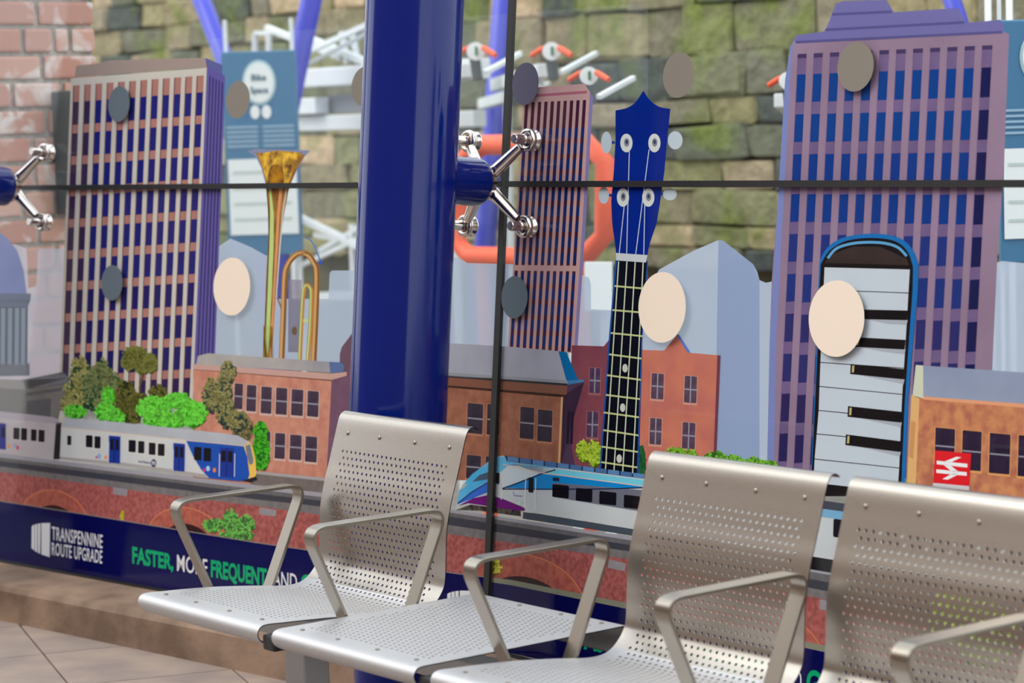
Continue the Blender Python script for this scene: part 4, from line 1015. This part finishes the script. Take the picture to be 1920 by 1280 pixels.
xl = at_y(185, 200, YS).x - .1; xr = at_y(1960, 300, YS).x + .3
ws = MB().box(((xl+xr)/2, YS+.2, 1.25), XA, YA, ZA, (xr-xl)/2+2.5, .15, 1.4).build('wall_stone', MORTAR); tag(ws, kind='structure')
stone_meshes = []
for k in range(10):
    bm = bmesh.new(); bmesh.ops.create_cube(bm, size=1)
    bmesh.ops.bevel(bm, geom=list(bm.edges), offset=.07, segments=1, affect='EDGES')
    for v in bm.verts: v.co += Vector((random.uniform(-.05, .05), random.uniform(-.05, .05), random.uniform(-.07, .07)))
    me = bpy.data.meshes.new('stone'); bm.to_mesh(me); bm.free(); me.materials.append(MOSS); stone_meshes.append(me)
z = .8; rows = 0; cnt = 0
while z < 2.6 and cnt < 296:
    h = random.choice((.11, .14, .19, .24, .17))*random.uniform(.9, 1.1); x = xl - random.uniform(0, .3)
    while x < xr and cnt < 296:
        wd = random.uniform(.26, .66)
        if random.random() < .15: wd *= .6
        o = bpy.data.objects.new('stone', random.choice(stone_meshes)); COL.objects.link(o); o.parent = ws
        o.location = Vector((x+wd/2, YS+random.uniform(0, .03), z+h/2)) - Vector(ws['org'])
        o.rotation_euler = (0, random.uniform(-.03, .03), 0); o.scale = (wd-.006, random.uniform(.17, .23), h-.006); x += wd; cnt += 1
    z += h

# ------------------------------------------------------------------ brick pier beside the left end of the glass
XB = -3.40
BRICK = bpy.data.materials.new('old_red_brick'); BRICK.use_nodes = True
_N = BRICK.node_tree; _b = _N.nodes['Principled BSDF']; _b.inputs['Roughness'].default_value = .85
_oi = _N.nodes.new('ShaderNodeObjectInfo'); _r1 = _N.nodes.new('ShaderNodeValToRGB'); _N.links.new(_oi.outputs['Random'], _r1.inputs[0])
_r1.color_ramp.elements[0].color = rgb((196, 138, 118)); _r1.color_ramp.elements[1].color = rgb((218, 170, 150)); e = _r1.color_ramp.elements.new(.5); e.color = rgb((196, 150, 136))
_tc = _N.nodes.new('ShaderNodeNewGeometry')
_n1 = _N.nodes.new('ShaderNodeTexNoise'); _n1.inputs['Scale'].default_value = 7; _n1.inputs['Detail'].default_value = 7; _n1.inputs['Distortion'].default_value = 1.2; _N.links.new(_tc.outputs['Position'], _n1.inputs['Vector'])
_r2 = _N.nodes.new('ShaderNodeValToRGB'); _N.links.new(_n1.outputs['Fac'], _r2.inputs[0]); _r2.color_ramp.elements[0].position = .53; _r2.color_ramp.elements[1].position = .68
_mx = _N.nodes.new('ShaderNodeMix'); _mx.data_type = 'RGBA'; _N.links.new(_r2.outputs[0], _mx.inputs[0]); _N.links.new(_r1.outputs[0], _mx.inputs[6]); _mx.inputs[7].default_value = rgb((230, 220, 214))
_N.links.new(_mx.outputs[2], _b.inputs['Base Color'])
LIME_M = mat('lime_mortar', (190, 184, 174), rough=.95, c2=(150, 146, 140), scale=30)
yb0 = at_x(-60, 200, XB).y; yb1 = at_x(187, 150, XB).y
zc = [at_x(60, v, XB).z for v in (-52, -1, 50, 101.5, 152, 204, 254.5, 306, 357, 408, 459, 511, 562, 613, 664, 715)]
wb = MB().box((XB-.16, (yb0+yb1)/2-.01, (zc[0]+zc[-1])/2), XA, YA, ZA, .15, (yb1-yb0)/2-.012, (zc[0]-zc[-1])/2+.2).build('wall_brick', LIME_M); tag(wb, kind='structure')
joints = [(30, 120), (-25, 77, ), (-20, 48, 106, 137), (-25, 82), (24, 118), (-30, 87), (58, 125), (-20, 60, 110), (34, 96), (-30, 60, 120), (20, 92), (-15, 70), (38, 120), (-10, 60, 110), (30, 96)]
for k in range(len(zc)-1):
    ed = [-60] + [j for j in joints[k]] + [187]
    for a, c in zip(ed, ed[1:]):
        ya, yc = at_x(a, 200, XB).y, at_x(c, 200, XB).y
        h = zc[k]-zc[k+1]
        if yc-ya < .02: continue
        MB().box((XB-.06+random.uniform(0, .006), (ya+yc)/2, (zc[k]+zc[k+1])/2), XA, YA, ZA, .062, (yc-ya)/2-.0085, h/2-.0075, bev=.010).build('brick', BRICK, wb)
# grey box on the pier's corner
p0 = at_x(94, 172, XB+.0); yA = p0.y; yB = at_x(127, 172, XB).y; zT = p0.z; zBt = at_x(94, 402, XB).z
bx = empty('wall_box', (XB+.1, (yA+yB)/2, zBt))
GBX = mat('slate_grey_metal', (84, 98, 102), rough=.5)
MB().box((XB+.075, (yA+yB)/2, (zT+zBt)/2), XA, YA, ZA, .07, (yB-yA)/2, (zT-zBt)/2, bev=.006).build('case', GBX, bx)
MB().box((XB+.149, (yA+yB)/2, (zT+zBt)/2), XA, YA, ZA, .004, (yB-yA)/2-.02, (zT-zBt)/2-.03, bev=.003).build('cover', mat('grey_cover', (112, 124, 126), rough=.5), bx)
tag(bx, 'dark grey metal box fixed to the brick wall', 'box')

# ------------------------------------------------------------------ cycle shelter: racks, sign boards, struts
GALV = mat('galvanised_steel', (222, 228, 230), rough=.5, metal=.05, var=.05, scale=6)
WHITE = mat('white_coat', (236, 242, 242), rough=.5)
ORANGE = mat('orange_grip', (240, 92, 48), rough=.5)
PURPLE = mat('blue_strut_paint', (58, 66, 190), rough=.35)
GREEN = mat('green_number', (34, 110, 60), rough=.6)
GREYB = mat('dark_grey_plastic', (70, 78, 80), rough=.6)
def P3(u, v, y): return at_y(u, v, y)
def rail(name, pts, y, wpx, m, parent, y2=None):
    a = P3(*pts[0], y); c = P3(*pts[1], y2 if y2 is not None else y)
    sc = (a-CAM).dot(FWD)/F
    d = (c-a); n = d.normalized(); up = (ZA - n*n.z).normalized(); sd_ = n.cross(up)
    return MB().box((a+c)/2, n, sd_, up, d.length/2, wpx*sc*.5, wpx*sc*.5, bev=wpx*sc*.08).build(name, m, parent)
YR = 4.2
rk = empty('cycle_rack', P3(640, 600, YR)); rk.location.z = 0; rk['org'] = list(rk.location); tag(rk, 'two tier galvanised cycle rack behind the glass left of the blue column', 'bike rack')
for pts, wd, dy in (([(556, 148), (905, 128)], 34, 0), ([(552, 200), (604, 198)], 30, 0), ([(548, 232), (900, 222)], 28, .05), ([(500, 52), (640, 108)], 11, .2), ([(505, 130), (700, 42)], 10, .1),
                    ([(560, 130), (730, 40)], 7, .15), ([(575, 70), (690, 118)], 12, .2), ([(640, 60), (652, 120)], 9, .2), ([(660, 62), (672, 120)], 9, .25), ([(548, 235), (556, 600)], 11, 0), ([(478, 62), (478, 130)], 8, .3), ([(478, 62), (504, 62)], 8, .3), ([(504, 62), (504, 130)], 8, .3)):
    rail('rack_rail', pts, YR+dy, wd, GALV, rk)
for pts, wd in (([(556, 405), (680, 465)], 12), ([(600, 470), (720, 400)], 9), ([(590, 440), (690, 460)], 8), ([(660, 420), (665, 560)], 10), ([(560, 500), (690, 440)], 9), ([(600, 556), (690, 552)], 16)):
    rail('rack_brace', pts, YR+.4, wd, GALV, rk)
rail('rack_motor', [(630, 195), (690, 193)], YR+.1, 34, mat('rack_grey', (140, 144, 150), rough=.6), rk)
def gutter(u, v, label, y, tail, sc_=1.0, legu=None):
    """pull-out gutter with its numbered plate and two orange grips"""
    s = sc_; g0 = P3(u, v+40*s, y)
    r = empty('cycle_gutter', (g0.x, g0.y, 0)); tag(r, label, 'bike rack', 'orange handled cycle gutters')
    px = (P3(u, v, y)-CAM).dot(FWD)/F
    pl = P3(u, v+4*s, y)
    ux = RIGHT.copy(); ux.z = 0; ux.normalize(); uy = ZA.cross(ux).normalized()
    plate = MB().tube([pl-uy*.012, pl+uy*.012], 17*s*px, n=20).build('number_plate', WHITE, r)
    lettering('1', [(u-3*s, v-4*s), (u+4*s, v-4*s), (u+4*s, v+12*s), (u-3*s, v+12*s)], GREEN, plate, 0, bold=.02, name='number', fn=lambda q: P3(q[0], q[1], y) - uy*.016)
    for sg in (-1, 1):
        a = P3(u+sg*14*s, v-2*s, y) - uy*.01; c = P3(u+sg*37*s, v+12*s, y) - uy*.01
        MB().tube([a, a*.5+c*.5, c], [5.5*s*px, 6*s*px, 5*s*px], n=12).build('grip', ORANGE, r)
    rail('stem', [(u-2*s, v+14*s), (u+4*s, v+58*s)], y+.04, 15*s, GREYB, r)
    rail('channel', [(u-14*s, v+40*s), tail], y+.08, 26*s, GALV, r, y2=y+.6)
    lgp = P3(legu, v+48*s, y+.15); MB().tube([Vector((lgp.x, lgp.y, -.12)), lgp], .02, n=10).build('leg', GALV, r)
    rail('support_arm', [(u+18*s, v+44*s), (u+84*s, v+8*s)], y+.2, 9*s, GALV, r, y2=y+.5)
gutter(892, 92, 'cycle gutter with orange grips just right of the blue column', 3.6, (690, 178), legu=845)
gutter(1034, 92, 'cycle gutter with orange grips above the narrow middle tower', 3.85, (930, 160), legu=1012)
gutter(1104, 138, 'cycle gutter with orange grips at the right shoulder of the middle tower', 3.0, (1010, 190), legu=1062)
gutter(962, 150, 'cycle gutter with orange grips hidden behind the dark glass dot', 4.55, (905, 195), .8, legu=950)
gutter(1478, 148, 'cycle gutter with orange grips peeking out left of the wide tower', 3.5, (1500, 220), legu=1492)

# orange octagonal frame behind the middle tower
of = [(880, 290), (905, 272), (1100, 268), (1136, 306), (1134, 440), (1098, 480), (1060, 486), (880, 480), (856, 452), (858, 320)]
b = MB().tube([P3(u, v, 3.3) for u, v in of + of[:2]], .042, n=12, cap=False)
o = empty('orange_frame', Vector((P3(980, 400, 3.3).x, P3(980, 400, 3.3).y, -.12)))
b.build('loop', ORANGE, o, smooth=True)
for u in (905, 1090):
    q = P3(u, 480, 3.3); MB().tube([Vector((q.x, q.y, -.12)), q], .03, n=10).build('leg', ORANGE, o)
tag(o, 'orange eight sided frame standing behind the narrow middle tower', 'frame')
wp = P3(1122, 537, 3.0); sc = (wp-CAM).dot(FWD)/F
o = empty('white_board', Vector((wp.x, wp.y, -.12)))
MB().box(wp, RIGHT, FWD, UPV, 26*sc, .02, 46*sc, bev=.004).build('panel', WHITE, o)
MB().tube([Vector((wp.x, wp.y+.03, -.12)), wp+Vector((0, .03, 0))], .02, n=10).build('post', GALV, o); tag(o, 'small white board low behind the glass between tower and neck', 'board')

# sign boards
def board(cx, top, bottom, half, y, label, lean=0.012):
    c = P3(cx, (top+bottom)/2, y); sc = (c-CAM).dot(FWD)/F
    ux = RIGHT.copy(); ux.z = 0; ux.normalize(); uy = ZA.cross(ux).normalized()
    H = (bottom-top)*sc/2
    r = empty('sign_board', Vector((c.x, c.y, 0))); tag(r, label, 'sign', 'blue cycle parking sign boards')
    MB().box(c, ux, uy, ZA, half*sc, .02, H, bev=.006).build('panel', mat('sign_blue', (60, 118, 158), rough=.45), r)
    def q(x, v, d): return c + ux*((x-cx)*sc) + ZA*((((top+bottom)/2)-v)*sc) - uy*d
    for x in (cx-half+8, cx+half-8):
        MB().tube([q(x, top-60, -.03), q(x, bottom, -.03)] , 4*sc, n=10).build('post', GALV, r)
        MB().tube([q(x, bottom, -.03), Vector((q(x, bottom, -.03).x, q(x, bottom, -.03).y, -.05))], 4*sc, n=10).build('post', GALV, r)
    def disc(x, v, rx, ry, m, d, name):
        MB_ = MB(); n = 28
        for k in range(n):
            a = 2*math.pi*k/n; MB_.v.append(q(x+rx*math.cos(a), v+ry*math.sin(a), d))
        MB_.f = [tuple(range(n))]; return MB_.build(name, m, r)
    k = (bottom-top)/390
    disc(cx, top+60*k, 32*k, 43*k, mat('sign_ring', (180, 214, 222), rough=.5), .024, 'emblem_ring')
    em = disc(cx, top+60*k, 28*k, 38*k, WHITE, .028, 'emblem')
    dk = mat('sign_teal', (24, 92, 112), rough=.6)
    for t, dv in (('Bike', -4), ('Space', 20)):
        wdt = (14 if t == 'Bike' else 17)*k
        lettering(t, [(cx-wdt, top+(60+dv-12)*k), (cx+wdt, top+(60+dv-12)*k), (cx+wdt, top+(60+dv)*k), (cx-wdt, top+(60+dv)*k)], dk, em, 0, bold=.02, fn=lambda p: q(p[0], p[1], .032))
    for dx in (-10, 12): disc(cx+dx*k, top+116*k, 9*k, 13*k, WHITE, .026, 'small_emblem')
    def plate(x0, v0, x1, v1, m, name, d=.025):
        return MB().quad(q(x0, v1, d), q(x1, v1, d), q(x1, v0, d), q(x0, v0, d)).build(name, m, r)
    lt = mat('sign_text_tone', (150, 184, 208), rough=.6)
    for j in range(5):
        plate(cx-half+6, top+(142+9*j)*k, cx-6, top+(146+9*j)*k, lt, 'text_line'); plate(cx+4, top+(142+9*j)*k, cx+half-8, top+(146+9*j)*k, lt, 'text_line')
    pp = plate(cx-half+6, top+205*k, cx+half-6, top+350*k, WHITE, 'paper_sheet', .027)
    for j in range(4):
        plate(cx-half+14, top+(228+30*j)*k, cx+half-18, top+(233+30*j)*k, mat('paper_print', (196, 210, 206), rough=.7), 'sheet_line', .029)
board(492, 97, 478, 70, 3.3, 'blue sign board with white emblem behind the glass left of the column')
board(1948, 38, 492, 76, 3.0, 'blue sign board with white emblem at the right edge of the photo')

# blue struts of the cycle shelter: they slant down onto a post
for a2, c2, wd, y, lb in (((362, -40), (490, 285), 34, 4.4, 'slanting blue strut above the left tower'),
                       ((592, -40), (515, 330), 40, 3.9, 'slanting blue strut between the sign board and the blue column'),
                       ((948, -40), (905, 520), 42, 5.25, 'blue strut behind the spider fitting left of the upright joint'),
                       ((1772, -40), (1840, 170), 34, 4.6, 'slanting blue strut behind the top of the wide tower')):
    a = P3(*a2, y); c = P3(*c2, y); sc = (a-CAM).dot(FWD)/F; d = (c-a).normalized()
    o = MB().tube([a-d*.6, c, Vector((c.x, c.y, c.z-.05)), Vector((c.x, c.y, -.12))], wd*sc/2, n=20).build('strut', PURPLE, smooth=True); tag(o, lb, 'strut')
for u, lb in ((1852, 'thin grey post above the right tower'), (1892, 'thin grey post at the right edge above the sign board')):
    a = P3(u, -30, 3.9); o = MB().tube([Vector((a.x, a.y, -.05)), a], .012, n=10).build('post', GALV, smooth=True); tag(o, lb, 'post')
